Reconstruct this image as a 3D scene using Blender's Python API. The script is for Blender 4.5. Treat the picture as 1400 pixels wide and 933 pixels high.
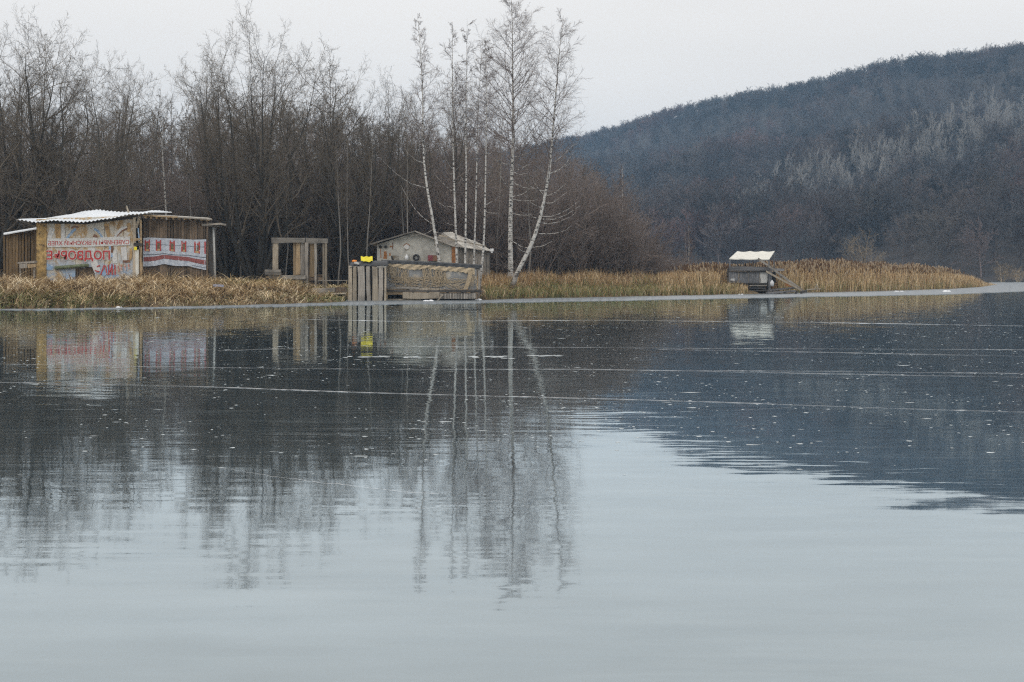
import bpy, math, random
import numpy as np
from mathutils import Vector, Matrix

for _o in list(bpy.data.objects):
    bpy.data.objects.remove(_o)
SC = bpy.context.scene
COL = SC.collection
R = math.radians

# ------------------------------------------------------------------ camera, sky, sun, exposure
F = 1944.0            # focal length in photo pixels (1400 px wide)
CAMH = 1.4
HOR = 374.0
cam_d = bpy.data.cameras.new('camera')
cam_d.lens = 50.0
cam_d.sensor_width = 36.0
cam_d.sensor_fit = 'HORIZONTAL'
cam_d.shift_y = -(466.5 - HOR) / 1400.0
cam_d.clip_start = 0.1
cam_d.clip_end = 6000
cam = bpy.data.objects.new('camera', cam_d)
cam.location = (0, 0, CAMH)
cam.rotation_euler = (R(90), 0, 0)
COL.objects.link(cam)
SC.camera = cam

SUN_EL, SUN_AZ = R(38), R(215)
w = bpy.data.worlds.new('World')
SC.world = w
w.use_nodes = True
nt = w.node_tree
nt.nodes.clear()
def wn(t, **k):
    n = nt.nodes.new(t)
    for a, b in k.items():
        setattr(n, a, b)
    return n
sky = wn('ShaderNodeTexSky', sky_type='NISHITA', sun_disc=False, sun_elevation=SUN_EL, sun_rotation=SUN_AZ)
sky.dust_density = 3.0
bg1 = wn('ShaderNodeBackground'); bg1.inputs['Strength'].default_value = 0.1
nt.links.new(sky.outputs[0], bg1.inputs['Color'])
tc = wn('ShaderNodeTexCoord')
sep = wn('ShaderNodeSeparateXYZ'); nt.links.new(tc.outputs['Generated'], sep.inputs[0])
mr = wn('ShaderNodeMapRange'); mr.inputs[1].default_value = -0.05; mr.inputs[2].default_value = 0.9
mr.inputs[3].default_value = 0.98; mr.inputs[4].default_value = 1.40
nt.links.new(sep.outputs['Z'], mr.inputs[0])
nz = wn('ShaderNodeTexNoise'); nz.inputs['Scale'].default_value = 3.0; nz.inputs['Detail'].default_value = 4
mpn = wn('ShaderNodeMapping'); mpn.inputs['Scale'].default_value = (1, 1, 4)
nt.links.new(tc.outputs['Generated'], mpn.inputs[0]); nt.links.new(mpn.outputs[0], nz.inputs['Vector'])
mr2 = wn('ShaderNodeMapRange'); mr2.inputs[1].default_value = 0.25; mr2.inputs[2].default_value = 0.75
mr2.inputs[3].default_value = 0.95; mr2.inputs[4].default_value = 1.05
nt.links.new(nz.outputs['Fac'], mr2.inputs[0])
mul = wn('ShaderNodeMath', operation='MULTIPLY')
nt.links.new(mr.outputs[0], mul.inputs[0]); nt.links.new(mr2.outputs[0], mul.inputs[1])
bg2 = wn('ShaderNodeBackground'); bg2.inputs['Color'].default_value = (1.0, 0.962, 0.918, 1)
nt.links.new(mul.outputs[0], bg2.inputs['Strength'])
mx = wn('ShaderNodeMixShader'); mx.inputs[0].default_value = 0.95
nt.links.new(bg1.outputs[0], mx.inputs[1]); nt.links.new(bg2.outputs[0], mx.inputs[2])
wo = wn('ShaderNodeOutputWorld'); nt.links.new(mx.outputs[0], wo.inputs['Surface'])

sun_d = bpy.data.lights.new('sun', 'SUN')
sun_d.energy = 0.5
sun_d.angle = R(30)
sun_d.color = (1.0, 0.96, 0.9)
sun = bpy.data.objects.new('sun', sun_d)
sd = Vector((math.sin(SUN_AZ) * math.cos(SUN_EL), math.cos(SUN_AZ) * math.cos(SUN_EL), math.sin(SUN_EL)))
sun.rotation_euler = sd.to_track_quat('Z', 'Y').to_euler()
sun.location = (0, -20, 60)
COL.objects.link(sun)

SC.view_settings.view_transform = 'Standard'
SC.view_settings.look = 'None'
SC.view_settings.exposure = 0.0
SC.view_settings.gamma = 1.0
SC.view_settings.use_curve_mapping = False
SC.render.engine = 'CYCLES'
SC.cycles.max_bounces = 6
SC.cycles.diffuse_bounces = 2
SC.cycles.glossy_bounces = 3
SC.cycles.volume_bounces = 0
SC.cycles.use_denoising = False
SC.cycles.denoiser = 'OPENIMAGEDENOISE'
SC.cycles.denoising_input_passes = 'RGB_ALBEDO_NORMAL'
SC.cycles.sample_clamp_indirect = 8
SC.cycles.filter_width = 1.25
SC.cycles.use_adaptive_sampling = False

# ------------------------------------------------------------------ helpers
def X(px, Y):
    return (px - 700.0) * Y / F
def Z(py, Y):
    return CAMH - (py - HOR) * Y / F
def P(px, py, Y):
    return Vector((X(px, Y), Y, Z(py, Y)))

def tag(o, label=None, cat=None, group=None, kind=None):
    if label: o['label'] = label
    if cat: o['category'] = cat
    if group: o['group'] = group
    if kind: o['kind'] = kind
    return o

def link(name, me, mat=None, parent=None, loc=(0, 0, 0)):
    o = bpy.data.objects.new(name, me)
    COL.objects.link(o)
    o.location = loc
    if mat is not None:
        me.materials.clear()
        me.materials.append(mat)
    if parent is not None:
        o.parent = parent
    return o

def empty(name, loc, label, cat, group=None):
    o = bpy.data.objects.new(name, None)
    COL.objects.link(o)
    o.location = loc
    o.empty_display_size = 0.3
    return tag(o, label, cat, group)

def np_mesh(name, V, quads=None, tris=None, smooth=False, cols=None):
    me = bpy.data.meshes.new(name)
    V = np.asarray(V, dtype=np.float32).reshape(-1, 3)
    nq = 0 if quads is None else len(quads)
    ntr = 0 if tris is None else len(tris)
    me.vertices.add(len(V))
    me.vertices.foreach_set('co', V.ravel())
    loops = []
    if nq: loops.append(np.asarray(quads, dtype=np.int32).ravel())
    if ntr: loops.append(np.asarray(tris, dtype=np.int32).ravel())
    L = np.concatenate(loops)
    me.loops.add(len(L))
    me.loops.foreach_set('vertex_index', L)
    me.polygons.add(nq + ntr)
    starts = np.concatenate([np.arange(nq) * 4, nq * 4 + np.arange(ntr) * 3]).astype(np.int32)
    me.polygons.foreach_set('loop_start', starts)
    if smooth:
        me.polygons.foreach_set('use_smooth', np.ones(nq + ntr, dtype=bool))
    if cols is not None:
        a = me.color_attributes.new('Col', 'FLOAT_COLOR', 'POINT')
        c4 = np.ones((len(V), 4), dtype=np.float32)
        c4[:, :3] = cols
        a.data.foreach_set('color', c4.ravel())
    me.update(calc_edges=True)
    return me

class MB:
    """collects boxes, tubes and sheets into one mesh"""
    def __init__(s):
        s.v = []; s.f = []
    def add(s, vs, fs):
        b = len(s.v)
        s.v += [tuple(v) for v in vs]
        s.f += [tuple(i + b for i in f) for f in fs]
    def box(s, c, d, rot=None, jit=0.0, rng=None):
        vs = []
        for i in range(8):
            p = Vector(((i & 1) - .5, ((i >> 1) & 1) - .5, ((i >> 2) & 1) - .5))
            p = Vector((p.x * d[0], p.y * d[1], p.z * d[2]))
            if jit and rng:
                p += Vector((rng.uniform(-jit, jit), rng.uniform(-jit, jit), rng.uniform(-jit, jit)))
            if rot is not None: p = rot @ p
            vs.append(p + Vector(c))
        s.add(vs, [(0, 2, 3, 1), (4, 5, 7, 6), (0, 1, 5, 4), (2, 6, 7, 3), (0, 4, 6, 2), (1, 3, 7, 5)])
    def bar(s, a, b, wx, wy):
        a = Vector(a); b = Vector(b)
        t = (b - a).normalized()
        u = t.cross(Vector((0, 1, 0)))
        if u.length < 0.05: u = t.cross(Vector((0, 0, 1)))
        u.normalize(); v = u.cross(t)
        vs = []
        for p in (a, b):
            for sx, sy in ((-1, -1), (1, -1), (1, 1), (-1, 1)):
                vs.append(p + u * (sx * wx / 2) + v * (sy * wy / 2))
        s.add(vs, [(3, 2, 1, 0), (4, 5, 6, 7), (0, 1, 5, 4), (1, 2, 6, 5), (2, 3, 7, 6), (3, 0, 4, 7)])
    def tube(s, pts, rads, n=8, cap=True):
        pts = [Vector(p) for p in pts]
        vs = []; fs = []
        for i, p in enumerate(pts):
            t = (pts[min(i + 1, len(pts) - 1)] - pts[max(i - 1, 0)]).normalized()
            ref = Vector((0, 1, 0)) if abs(t.y) < .8 else Vector((0, 0, 1))
            u = t.cross(ref).normalized(); v = u.cross(t)
            for k in range(n):
                a = 2 * math.pi * k / n
                vs.append(p + (u * math.cos(a) + v * math.sin(a)) * rads[i])
        for i in range(len(pts) - 1):
            for k in range(n):
                fs.append((i * n + k, i * n + (k + 1) % n, (i + 1) * n + (k + 1) % n, (i + 1) * n + k))
        if cap:
            fs.append(tuple(range(n - 1, -1, -1)))
            fs.append(tuple((len(pts) - 1) * n + k for k in range(n)))
        s.add(vs, fs)
    def sheet(s, grid, thick=None):
        """grid: list of rows of points; thick: vector giving a second side"""
        r = len(grid); c = len(grid[0])
        vs = [p for row in grid for p in row]
        fs = [(i * c + j, i * c + j + 1, (i + 1) * c + j + 1, (i + 1) * c + j) for i in range(r - 1) for j in range(c - 1)]
        s.add(vs, fs)
        if thick is not None:
            th = Vector(thick)
            n = len(vs)
            fs2 = [tuple(reversed(f)) for f in fs]
            s.add([Vector(p) + th for p in vs], fs2)
            b0 = len(s.v) - 2 * n
            def side(ids):
                for a, b in zip(ids[:-1], ids[1:]):
                    s.f.append((b0 + b, b0 + a, b0 + n + a, b0 + n + b))
            side([j for j in range(c)]); side([(r - 1) * c + j for j in range(c)][::-1])
            side([i * c for i in range(r)][::-1]); side([i * c + c - 1 for i in range(r)])
    def build(s, name, mat, parent=None, smooth=False):
        me = bpy.data.meshes.new(name)
        off = parent.matrix_basis.translation if parent is not None and parent.parent is None else Vector((0, 0, 0))
        if parent is not None and parent.parent is not None:
            off = parent.parent.matrix_basis.translation + parent.matrix_basis.translation
        me.from_pydata([(x - off.x, y - off.y, z - off.z) for x, y, z in s.v], [], s.f)
        if smooth:
            for p in me.polygons: p.use_smooth = True
        me.update()
        return link(name, me, mat, parent)

# ---- shared plank meshes (unit boxes with slightly worn, uneven edges)
_rp = random.Random(5)
PLANKS = []
for _k in range(5):
    me = bpy.data.meshes.new('plank')
    vs = []; fs = []
    n = 3
    for i in range(n + 1):
        z = i / n - .5
        ox = _rp.uniform(-.06, .06); wx = .5 + _rp.uniform(-.08, .02)
        for sx, sy in ((-1, -1), (-.8, -1), (.8, -1), (1, -.6), (1, 1), (-1, 1)):
            vs.append((sx * wx + ox, sy * .5, z + (_rp.uniform(-.012, .012) if i in (0, n) else 0)))
    m = 6
    for i in range(n):
        for k in range(m):
            fs.append((i * m + k, i * m + (k + 1) % m, (i + 1) * m + (k + 1) % m, (i + 1) * m + k))
    fs.append(tuple(range(m - 1, -1, -1))); fs.append(tuple(n * m + k for k in range(m)))
    me.from_pydata(vs, [], fs); me.update()
    PLANKS.append(me)
def board(name, parent, a, b, width, depth, mat, roll=0.0):
    """a plank running from a to b (world), width across the view, depth along it"""
    a = Vector(a); b = Vector(b)
    d = b - a
    z = d.normalized()
    y = Vector((0, 1, 0))
    if abs(z.y) > .8: y = Vector((0, 0, 1))
    x = y.cross(z).normalized(); y = z.cross(x)
    M = Matrix((x, y, z)).transposed().to_4x4()
    me = _rp.choice(PLANKS)
    if not me.materials: me.materials.append(None)
    o = bpy.data.objects.new(name, me)
    COL.objects.link(o)
    o.material_slots[0].link = 'OBJECT'
    o.material_slots[0].material = mat
    off = Vector((0, 0, 0))
    if parent is not None:
        off = parent.matrix_basis.translation.copy()
        if parent.parent is not None: off += parent.parent.matrix_basis.translation
        o.parent = parent
    flip = _rp.choice((1, -1))
    o.matrix_basis = Matrix.Translation((a + b) / 2 - off) @ M @ Matrix.Rotation(roll, 4, 'Z') @ Matrix.Diagonal((width * flip, depth * flip, d.length, 1))
    return o

# ------------------------------------------------------------------ materials
def mat(name):
    m = bpy.data.materials.new(name)
    m.use_nodes = True
    return m, m.node_tree, m.node_tree.nodes['Principled BSDF']
def N(t, typ, **k):
    n = t.nodes.new(typ)
    for a, b in k.items(): setattr(n, a, b)
    return n
def ramp(t, stops, src):
    n = N(t, 'ShaderNodeValToRGB')
    el = n.color_ramp.elements
    while len(el) < len(stops): el.new(.5)
    for e, (p, c) in zip(el, stops):
        e.position = p; e.color = (*c, 1)
    t.links.new(src, n.inputs[0])
    return n.outputs[0]
def pos_scaled(t, sc, src='pos'):
    if src == 'pos':
        g = N(t, 'ShaderNodeNewGeometry').outputs['Position']
    else:
        g = N(t, 'ShaderNodeTexCoord').outputs['Object']
    m = N(t, 'ShaderNodeMapping'); m.inputs['Scale'].default_value = sc
    t.links.new(g, m.inputs[0])
    return m.outputs[0]
def noise(t, vec, scale=1.0, detail=4.0, rough=.55):
    n = N(t, 'ShaderNodeTexNoise')
    n.inputs['Scale'].default_value = scale; n.inputs['Detail'].default_value = detail; n.inputs['Roughness'].default_value = rough
    t.links.new(vec, n.inputs['Vector'])
    return n
def mixc(t, fac, a, b, mode='MIX'):
    n = N(t, 'ShaderNodeMix', data_type='RGBA', blend_type=mode)
    for s, v in ((n.inputs[0], fac), (n.inputs[6], a), (n.inputs[7], b)):
        if hasattr(v, 'type') and hasattr(v, 'node'): t.links.new(v, s)
        elif isinstance(v, (int, float)): s.default_value = v
        else: s.default_value = (*v, 1)
    return n.outputs[2]

def wood(name, lo, hi, vertical=True, rough=.9):
    m, t, b = mat(name)
    sc = (22, 22, 1.2) if vertical else (1.2, 22, 22)
    oi = N(t, 'ShaderNodeObjectInfo')
    add = N(t, 'ShaderNodeVectorMath', operation='ADD')
    t.links.new(pos_scaled(t, sc), add.inputs[0])
    mlt = N(t, 'ShaderNodeMath', operation='MULTIPLY'); mlt.inputs[1].default_value = 40
    t.links.new(oi.outputs['Random'], mlt.inputs[0]); t.links.new(mlt.outputs[0], add.inputs[1])
    n1 = noise(t, add.outputs[0], 1.0, 5, .6)
    c = ramp(t, [(.25, lo), (.72, hi)], n1.outputs['Fac'])
    hv = N(t, 'ShaderNodeHueSaturation')
    v = N(t, 'ShaderNodeMapRange'); v.inputs[3].default_value = .6; v.inputs[4].default_value = 1.4
    t.links.new(oi.outputs['Random'], v.inputs[0]); t.links.new(v.outputs[0], hv.inputs['Value'])
    t.links.new(c, hv.inputs['Color'])
    st = noise(t, pos_scaled(t, (1.5, 1.5, 1.5)), 1.0, 4)
    c2 = mixc(t, ramp(t, [(.5, (0, 0, 0)), (.7, (.6, .6, .6))], st.outputs['Fac']), hv.outputs[0], tuple(x * .55 for x in lo))
    t.links.new(c2, b.inputs['Base Color'])
    b.inputs['Roughness'].default_value = rough
    bp = N(t, 'ShaderNodeBump'); bp.inputs['Strength'].default_value = .5; bp.inputs['Distance'].default_value = .01
    t.links.new(n1.outputs['Fac'], bp.inputs['Height']); t.links.new(bp.outputs[0], b.inputs['Normal'])
    return m
def plain(name, col, var=.15, scale=6.0, rough=.8, metal=0.0, spots=None, sc=(1, 1, 1)):
    m, t, b = mat(name)
    n1 = noise(t, pos_scaled(t, sc), scale, 5)
    lo = tuple(max(0, x * (1 - var)) for x in col); hi = tuple(min(1, x * (1 + var)) for x in col)
    c = ramp(t, [(.3, lo), (.7, hi)], n1.outputs['Fac'])
    if spots:
        n2 = noise(t, pos_scaled(t, (1, 1, 1)), spots[1], 3)
        c = mixc(t, ramp(t, [(spots[2], (0, 0, 0)), (spots[2] + .08, (1, 1, 1))], n2.outputs['Fac']), c, spots[0])
    t.links.new(c, b.inputs['Base Color'])
    b.inputs['Roughness'].default_value = rough; b.inputs['Metallic'].default_value = metal
    return m
def bark(name, a, b_, locnoise=None):
    """twig and bark colour, varied from tree to tree"""
    m, t, b = mat(name)
    oi = N(t, 'ShaderNodeObjectInfo')
    n1 = noise(t, pos_scaled(t, (1, 1, .25)), 6, 3)
    f = N(t, 'ShaderNodeMath', operation='ADD'); f.inputs[1].default_value = -.25
    hlf = N(t, 'ShaderNodeMath', operation='MULTIPLY_ADD'); hlf.inputs[1].default_value = .6; hlf.inputs[2].default_value = .2
    t.links.new(oi.outputs['Random'], hlf.inputs[0])
    ad = N(t, 'ShaderNodeMath', operation='MULTIPLY_ADD'); ad.inputs[1].default_value = .6
    t.links.new(n1.outputs['Fac'], ad.inputs[0]); t.links.new(hlf.outputs[0], f.inputs[0]); t.links.new(f.outputs[0], ad.inputs[2])
    c = ramp(t, [(.1, a), (.85, b_)], ad.outputs[0])
    if locnoise:
        mp = N(t, 'ShaderNodeMapping'); mp.inputs['Scale'].default_value = (locnoise[1],) * 3
        t.links.new(oi.outputs['Location'], mp.inputs[0])
        n2 = noise(t, mp.outputs[0], 1, 3)
        c = mixc(t, ramp(t, [(.5, (0, 0, 0)), (.66, (1, 1, 1))], n2.outputs['Fac']), c, locnoise[0])
    t.links.new(c, b.inputs['Base Color'])
    b.inputs['Roughness'].default_value = .9
    b.inputs['Specular IOR Level'].default_value = .2
    return m
def vcol(name, rough=.9, trans=0.0):
    m, t, b = mat(name)
    a = N(t, 'ShaderNodeVertexColor', layer_name='Col')
    t.links.new(a.outputs[0], b.inputs['Base Color'])
    b.inputs['Roughness'].default_value = rough
    b.inputs['Specular IOR Level'].default_value = .15
    return m

M = {}
M['wood_grey'] = wood('grey_weathered_wood', (.17, .155, .135), (.42, .38, .33))
M['wood_grey_h'] = wood('grey_weathered_wood_lying', (.13, .12, .105), (.36, .33, .29), False)
M['wood_pale'] = wood('pale_sawn_wood', (.24, .20, .15), (.52, .45, .35))
M['wood_tan'] = wood('tan_sawn_wood', (.26, .18, .10), (.52, .39, .24))
M['wood_brown'] = wood('brown_slab_wood', (.05, .038, .028), (.24, .175, .12))
M['wood_ochre'] = wood('ochre_board_wood', (.10, .068, .035), (.32, .215, .11))
M['wood_dark'] = wood('dark_wood_and_shade', (.035, .032, .03), (.12, .11, .10))  # dark timber, also used for panels whose colour stands for shade
M['wood_dark_h'] = wood('dark_wood_lying', (.035, .032, .03), (.12, .11, .10), False)
M['wood_hut'] = wood('blue_grey_hut_wood', (.07, .075, .08), (.24, .24, .25))
M['wood_hut_h'] = wood('blue_grey_hut_wood_lying', (.08, .082, .085), (.26, .25, .25), False)
M['plaster'] = plain('stained_grey_plaster', (.43, .42, .38), .28, 2.2, .9, 0, ((.17, .14, .10), 1.4, .60))
M['ochre_plaster'] = plain('ochre_pillar', (.40, .27, .11), .5, 7, .9, 0, ((.12, .08, .04), 5, .6))
M['tin'] = plain('frosty_corrugated_tin', (.74, .78, .82), .10, 1.5, .55, 0, ((.50, .54, .60), 1.1, .66), (1, .4, 1))
M['tin_old'] = plain('old_roofing_sheet', (.44, .42, .38), .3, 3, .8, 0, ((.2, .18, .15), 2, .6))
M['felt'] = plain('black_roofing_felt', (.06, .062, .065), .3, 3, .8)
M['tarp_black'] = plain('black_plastic_sheet', (.025, .027, .03), .4, 3, .45)
M['canvas'] = plain('cream_canvas', (.68, .67, .61), .12, 4, .85)
M['red'] = plain('red_paint', (.42, .055, .05), .35, 14, .7, 0, ((.55, .42, .40), 9, .60))
M['red_text'] = plain('worn_red_lettering', (.46, .045, .04), .35, 22, .7, 0, ((.60, .50, .46), 12, .62))
M['faded_red'] = plain('faded_red_lettering', (.52, .22, .18), .3, 20, .7, 0, ((.62, .60, .58), 10, .50))
M['white_paint'] = plain('worn_white_paint', (.62, .62, .61), .15, 9, .8, 0, ((.42, .36, .28), 5, .62))
M['blue_paint'] = plain('pale_blue_paint', (.27, .40, .58), .25, 9, .8, 0, ((.55, .57, .58), 6, .55))
M['tan_paint'] = plain('tan_paint', (.46, .31, .15), .3, 6, .8, 0, ((.30, .18, .09), 4, .6))
M['brown_paint'] = plain('brown_paint', (.20, .10, .06), .35, 6, .8)
M['rust'] = plain('rust_brown', (.30, .13, .045), .45, 9, .9)
M['yellow'] = plain('yellow_plastic', (.80, .68, .02), .1, 6, .5)
M['orange'] = plain('orange_plastic', (.85, .28, .03), .1, 6, .5)
M['white_plastic'] = plain('white_plastic', (.72, .73, .74), .08, 6, .5)
M['blue_board'] = plain('blue_grey_board', (.32, .35, .47), .2, 6, .7)
M['net'] = plain('tan_netting', (.46, .37, .25), .25, 20, .95)
M['net_cloth'] = plain('grey_shade_cloth', (.27, .268, .26), .25, 2.2, .9, 0, ((.42, .38, .32), 2.5, .54))
M['green_pipe'] = plain('mossy_green_pole', (.16, .19, .11), .35, 7, .8)
M['snow'] = plain('white_frost', (.82, .84, .87), .06, 8, .6)
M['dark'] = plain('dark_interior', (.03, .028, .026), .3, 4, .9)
M['steel'] = plain('pale_grey_pole', (.52, .52, .50), .15, 6, .6)
M['black_ring'] = plain('black_tyre_rubber', (.03, .03, .035), .2, 8, .7)
M['twig'] = bark('grey_brown_twigs', (.105, .090, .073), (.22, .188, .150))
M['twig_brown'] = bark('red_brown_twigs', (.140, .115, .102), (.27, .222, .198))
M['trunk'] = bark('dark_bark', (.040, .037, .032), (.10, .094, .082))
M['twig_birch'] = bark('birch_twigs', (.12, .095, .085), (.22, .18, .165))
M['hill_twig'] = bark('hill_twigs', (.040, .038, .038), (.19, .172, .165), ((.18, .118, .106), .018))
def hill_bark():
    m, t, b = mat('hill_tree_bark')
    oi = N(t, 'ShaderNodeObjectInfo')
    c = ramp(t, [(.0, (.075, .070, .072)), (.35, (.105, .090, .084)), (.6, (.088, .086, .088)), (.8, (.120, .094, .086)), (1.0, (.125, .116, .105))], oi.outputs['Random'])
    mp = N(t, 'ShaderNodeMapping'); mp.inputs['Scale'].default_value = (.018,) * 3
    t.links.new(oi.outputs['Location'], mp.inputs[0])
    n2 = noise(t, mp.outputs[0], 1, 3)
    c = mixc(t, ramp(t, [(.52, (0, 0, 0)), (.66, (1, 1, 1))], n2.outputs['Fac']), c, (.15, .096, .088))
    wv = N(t, 'ShaderNodeMath', operation='MULTIPLY'); wv.inputs[1].default_value = 37.7; t.links.new(oi.outputs['Random'], wv.inputs[0])
    fr = N(t, 'ShaderNodeMath', operation='FRACT'); t.links.new(wv.outputs[0], fr.inputs[0])
    hv = N(t, 'ShaderNodeHueSaturation'); t.links.new(c, hv.inputs['Color']); t.links.new(mapr(t, fr.outputs[0], 0, 1, .42, 1.75), hv.inputs['Value'])  # random tone per tree: species colour, and stand-in for missing crown shading
    t.links.new(hv.outputs[0], b.inputs['Base Color']); b.inputs['Roughness'].default_value = .9; b.inputs['Specular IOR Level'].default_value = .2
    return m
M['aspen_twig'] = bark('pale_aspen_wood', (.24, .23, .22), (.39, .375, .35))
M['bronze_twig'] = bark('bronze_willow_twigs', (.25, .185, .11), (.40, .31, .20))
M['grass'] = vcol('grass_blades')
M['mural'] = None

def birch_bark():
    m, t, b = mat('white_birch_bark')
    v = pos_scaled(t, (5, 5, 11))
    n1 = noise(t, v, 1.0, 4, .6)
    c = ramp(t, [(.40, (.03, .027, .025)), (.47, (.42, .40, .37)), (.75, (.74, .72, .68))], n1.outputs['Fac'])
    g = N(t, 'ShaderNodeNewGeometry')
    s = N(t, 'ShaderNodeSeparateXYZ'); t.links.new(g.outputs['Position'], s.inputs[0])
    n3 = noise(t, pos_scaled(t, (3, 3, 2)), 1, 3)
    ad = N(t, 'ShaderNodeMath', operation='MULTIPLY_ADD'); ad.inputs[1].default_value = 2.4
    t.links.new(n3.outputs['Fac'], ad.inputs[0]); t.links.new(s.outputs['Z'], ad.inputs[2])
    c2 = mixc(t, ramp(t, [(.0, (1, 1, 1)), (1.0, (0, 0, 0))], mapr(t, ad.outputs[0], 1.4, 3.0)), c, (.11, .085, .065))
    t.links.new(c2, b.inputs['Base Color']); b.inputs['Roughness'].default_value = .75
    return m
def mapr(t, src, a, b_, c=0.0, d=1.0):
    n = N(t, 'ShaderNodeMapRange')
    n.inputs[1].default_value = a; n.inputs[2].default_value = b_; n.inputs[3].default_value = c; n.inputs[4].default_value = d
    t.links.new(src, n.inputs[0])
    return n.outputs[0]
M['birch'] = birch_bark()

def ground_mat():
    m, t, b = mat('dead_grass_ground')
    n1 = noise(t, pos_scaled(t, (1, 1, 1)), 1.2, 8, .65)
    n2 = noise(t, pos_scaled(t, (1, 1, 1)), .25, 3)
    c = ramp(t, [(.3, (.07, .05, .033)), (.55, (.17, .125, .075)), (.75, (.27, .20, .12))], n1.outputs['Fac'])
    c = mixc(t, ramp(t, [(.5, (0, 0, 0)), (.65, (.7, .7, .7))], n2.outputs['Fac']), c, (.10, .10, .045))
    t.links.new(c, b.inputs['Base Color']); b.inputs['Roughness'].default_value = 1
    b.inputs['Specular IOR Level'].default_value = .1
    return m
M['ground'] = ground_mat()
M['litter'] = plain('leaf_litter', (.045, .038, .034), .4, .15, 1.0)

def ice_mat():
    m, t, b = mat('black_ice')
    # gentle undulation of the frozen surface: the normal is tilted by a few thousandths
    def tilt(sc, scale, k, mask=None):
        n = noise(t, pos_scaled(t, sc), scale, 2, .5)
        s = N(t, 'ShaderNodeVectorMath', operation='SUBTRACT'); s.inputs[1].default_value = (.5, .5, .5)
        t.links.new(n.outputs['Color'], s.inputs[0])
        s2 = N(t, 'ShaderNodeVectorMath', operation='MULTIPLY'); s2.inputs[1].default_value = k
        t.links.new(s.outputs[0], s2.inputs[0])
        if mask is not None:
            s3 = N(t, 'ShaderNodeVectorMath', operation='SCALE')
            t.links.new(s2.outputs[0], s3.inputs[0]); t.links.new(mask, s3.inputs['Scale'])
            return s3.outputs[0]
        return s2.outputs[0]
    patch = noise(t, pos_scaled(t, (.16, .30, 1)), 1, 3)
    msk = mapr(t, patch.outputs['Fac'], .40, .66, .30, 1.15)
    patch2 = noise(t, pos_scaled(t, (.30, .55, 1)), 1.0, 3)
    msk2 = mapr(t, patch2.outputs['Fac'], .44, .68, .16, 1.05)
    parts = [tilt((1, 1.6, 1), 1.0, (.024, .016, 0), msk), tilt((1.7, 6.5, 1), 1.2, (.013, .030, 0), msk), tilt((1.3, 9, 1), 1.5, (.010, .055, 0), msk2), tilt((9, 11, 1), 1.3, (.003, .004, 0))]
    acc = parts[0]
    for p_ in parts[1:]:
        s2 = N(t, 'ShaderNodeVectorMath', operation='ADD'); t.links.new(acc, s2.inputs[0]); t.links.new(p_, s2.inputs[1]); acc = s2.outputs[0]
    s3 = N(t, 'ShaderNodeVectorMath', operation='ADD'); t.links.new(s2.outputs[0], s3.inputs[0]); s3.inputs[1].default_value = (0, 0, 1)
    nn = N(t, 'ShaderNodeVectorMath', operation='NORMALIZE'); t.links.new(s3.outputs[0], nn.inputs[0])
    # cloudy layers inside the ice under a mirror-like skin
    cl = noise(t, pos_scaled(t, (.5, 1.2, 1)), 1, 5, .6)
    col = ramp(t, [(.35, (.016, .027, .034)), (.60, (.030, .048, .060)), (.80, (.075, .102, .125))], cl.outputs['Fac'])
    df = N(t, 'ShaderNodeBsdfDiffuse'); t.links.new(col, df.inputs['Color'])
    gl = N(t, 'ShaderNodeBsdfGlossy'); gl.inputs['Color'].default_value = (.865, .96, 1.0, 1)
    rn = noise(t, pos_scaled(t, (.3, .5, 1)), 1, 4)
    t.links.new(mapr(t, rn.outputs['Fac'], .35, .7,   .026, .050), gl.inputs['Roughness'])
    t.links.new(nn.outputs[0], gl.inputs['Normal'])
    lw = N(t, 'ShaderNodeLayerWeight'); lw.inputs['Blend'].default_value = .5
    pw = N(t, 'ShaderNodeMath', operation='POWER'); pw.inputs[1].default_value = 3.0; t.links.new(lw.outputs['Facing'], pw.inputs[0])
    fr = N(t, 'ShaderNodeMath', operation='MULTIPLY_ADD'); fr.inputs[1].default_value = .84; fr.inputs[2].default_value = .17; t.links.new(pw.outputs[0], fr.inputs[0])
    mo = noise(t, pos_scaled(t, (.7, 2.2, 1)), 1, 5, .6)
    fm = N(t, 'ShaderNodeMath', operation='MULTIPLY'); t.links.new(fr.outputs[0], fm.inputs[0]); t.links.new(mapr(t, mo.outputs['Fac'], .3, .7, .93, 1.04), fm.inputs[1])
    mxs = N(t, 'ShaderNodeMixShader'); t.links.new(fm.outputs[0], mxs.inputs[0])
    t.links.new(df.outputs[0], mxs.inputs[1]); t.links.new(gl.outputs[0], mxs.inputs[2])
    # thin bloom of frost lying on the ice in long wind-drawn streaks
    fs1 = noise(t, pos_scaled(t, (.8, 9, 1)), 1, 4, .65); fs2 = noise(t, pos_scaled(t, (.25, .5, 1)), 1, 3)
    fa = N(t, 'ShaderNodeMath', operation='MULTIPLY'); t.links.new(mapr(t, fs1.outputs['Fac'], .54, .76, 0, .16), fa.inputs[0]); t.links.new(mapr(t, fs2.outputs['Fac'], .35, .65, .25, 1), fa.inputs[1])
    fb = N(t, 'ShaderNodeMath', operation='ADD'); fb.inputs[1].default_value = .012; t.links.new(fa.outputs[0], fb.inputs[0])
    fd = N(t, 'ShaderNodeBsdfDiffuse'); fd.inputs['Color'].default_value = (.46, .53, .55, 1)
    mx2 = N(t, 'ShaderNodeMixShader'); t.links.new(fb.outputs[0], mx2.inputs[0]); t.links.new(mxs.outputs[0], mx2.inputs[1]); t.links.new(fd.outputs[0], mx2.inputs[2])
    t.links.new(mx2.outputs[0], t.nodes['Material Output'].inputs['Surface'])
    return m
M['ice'] = ice_mat()
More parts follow.
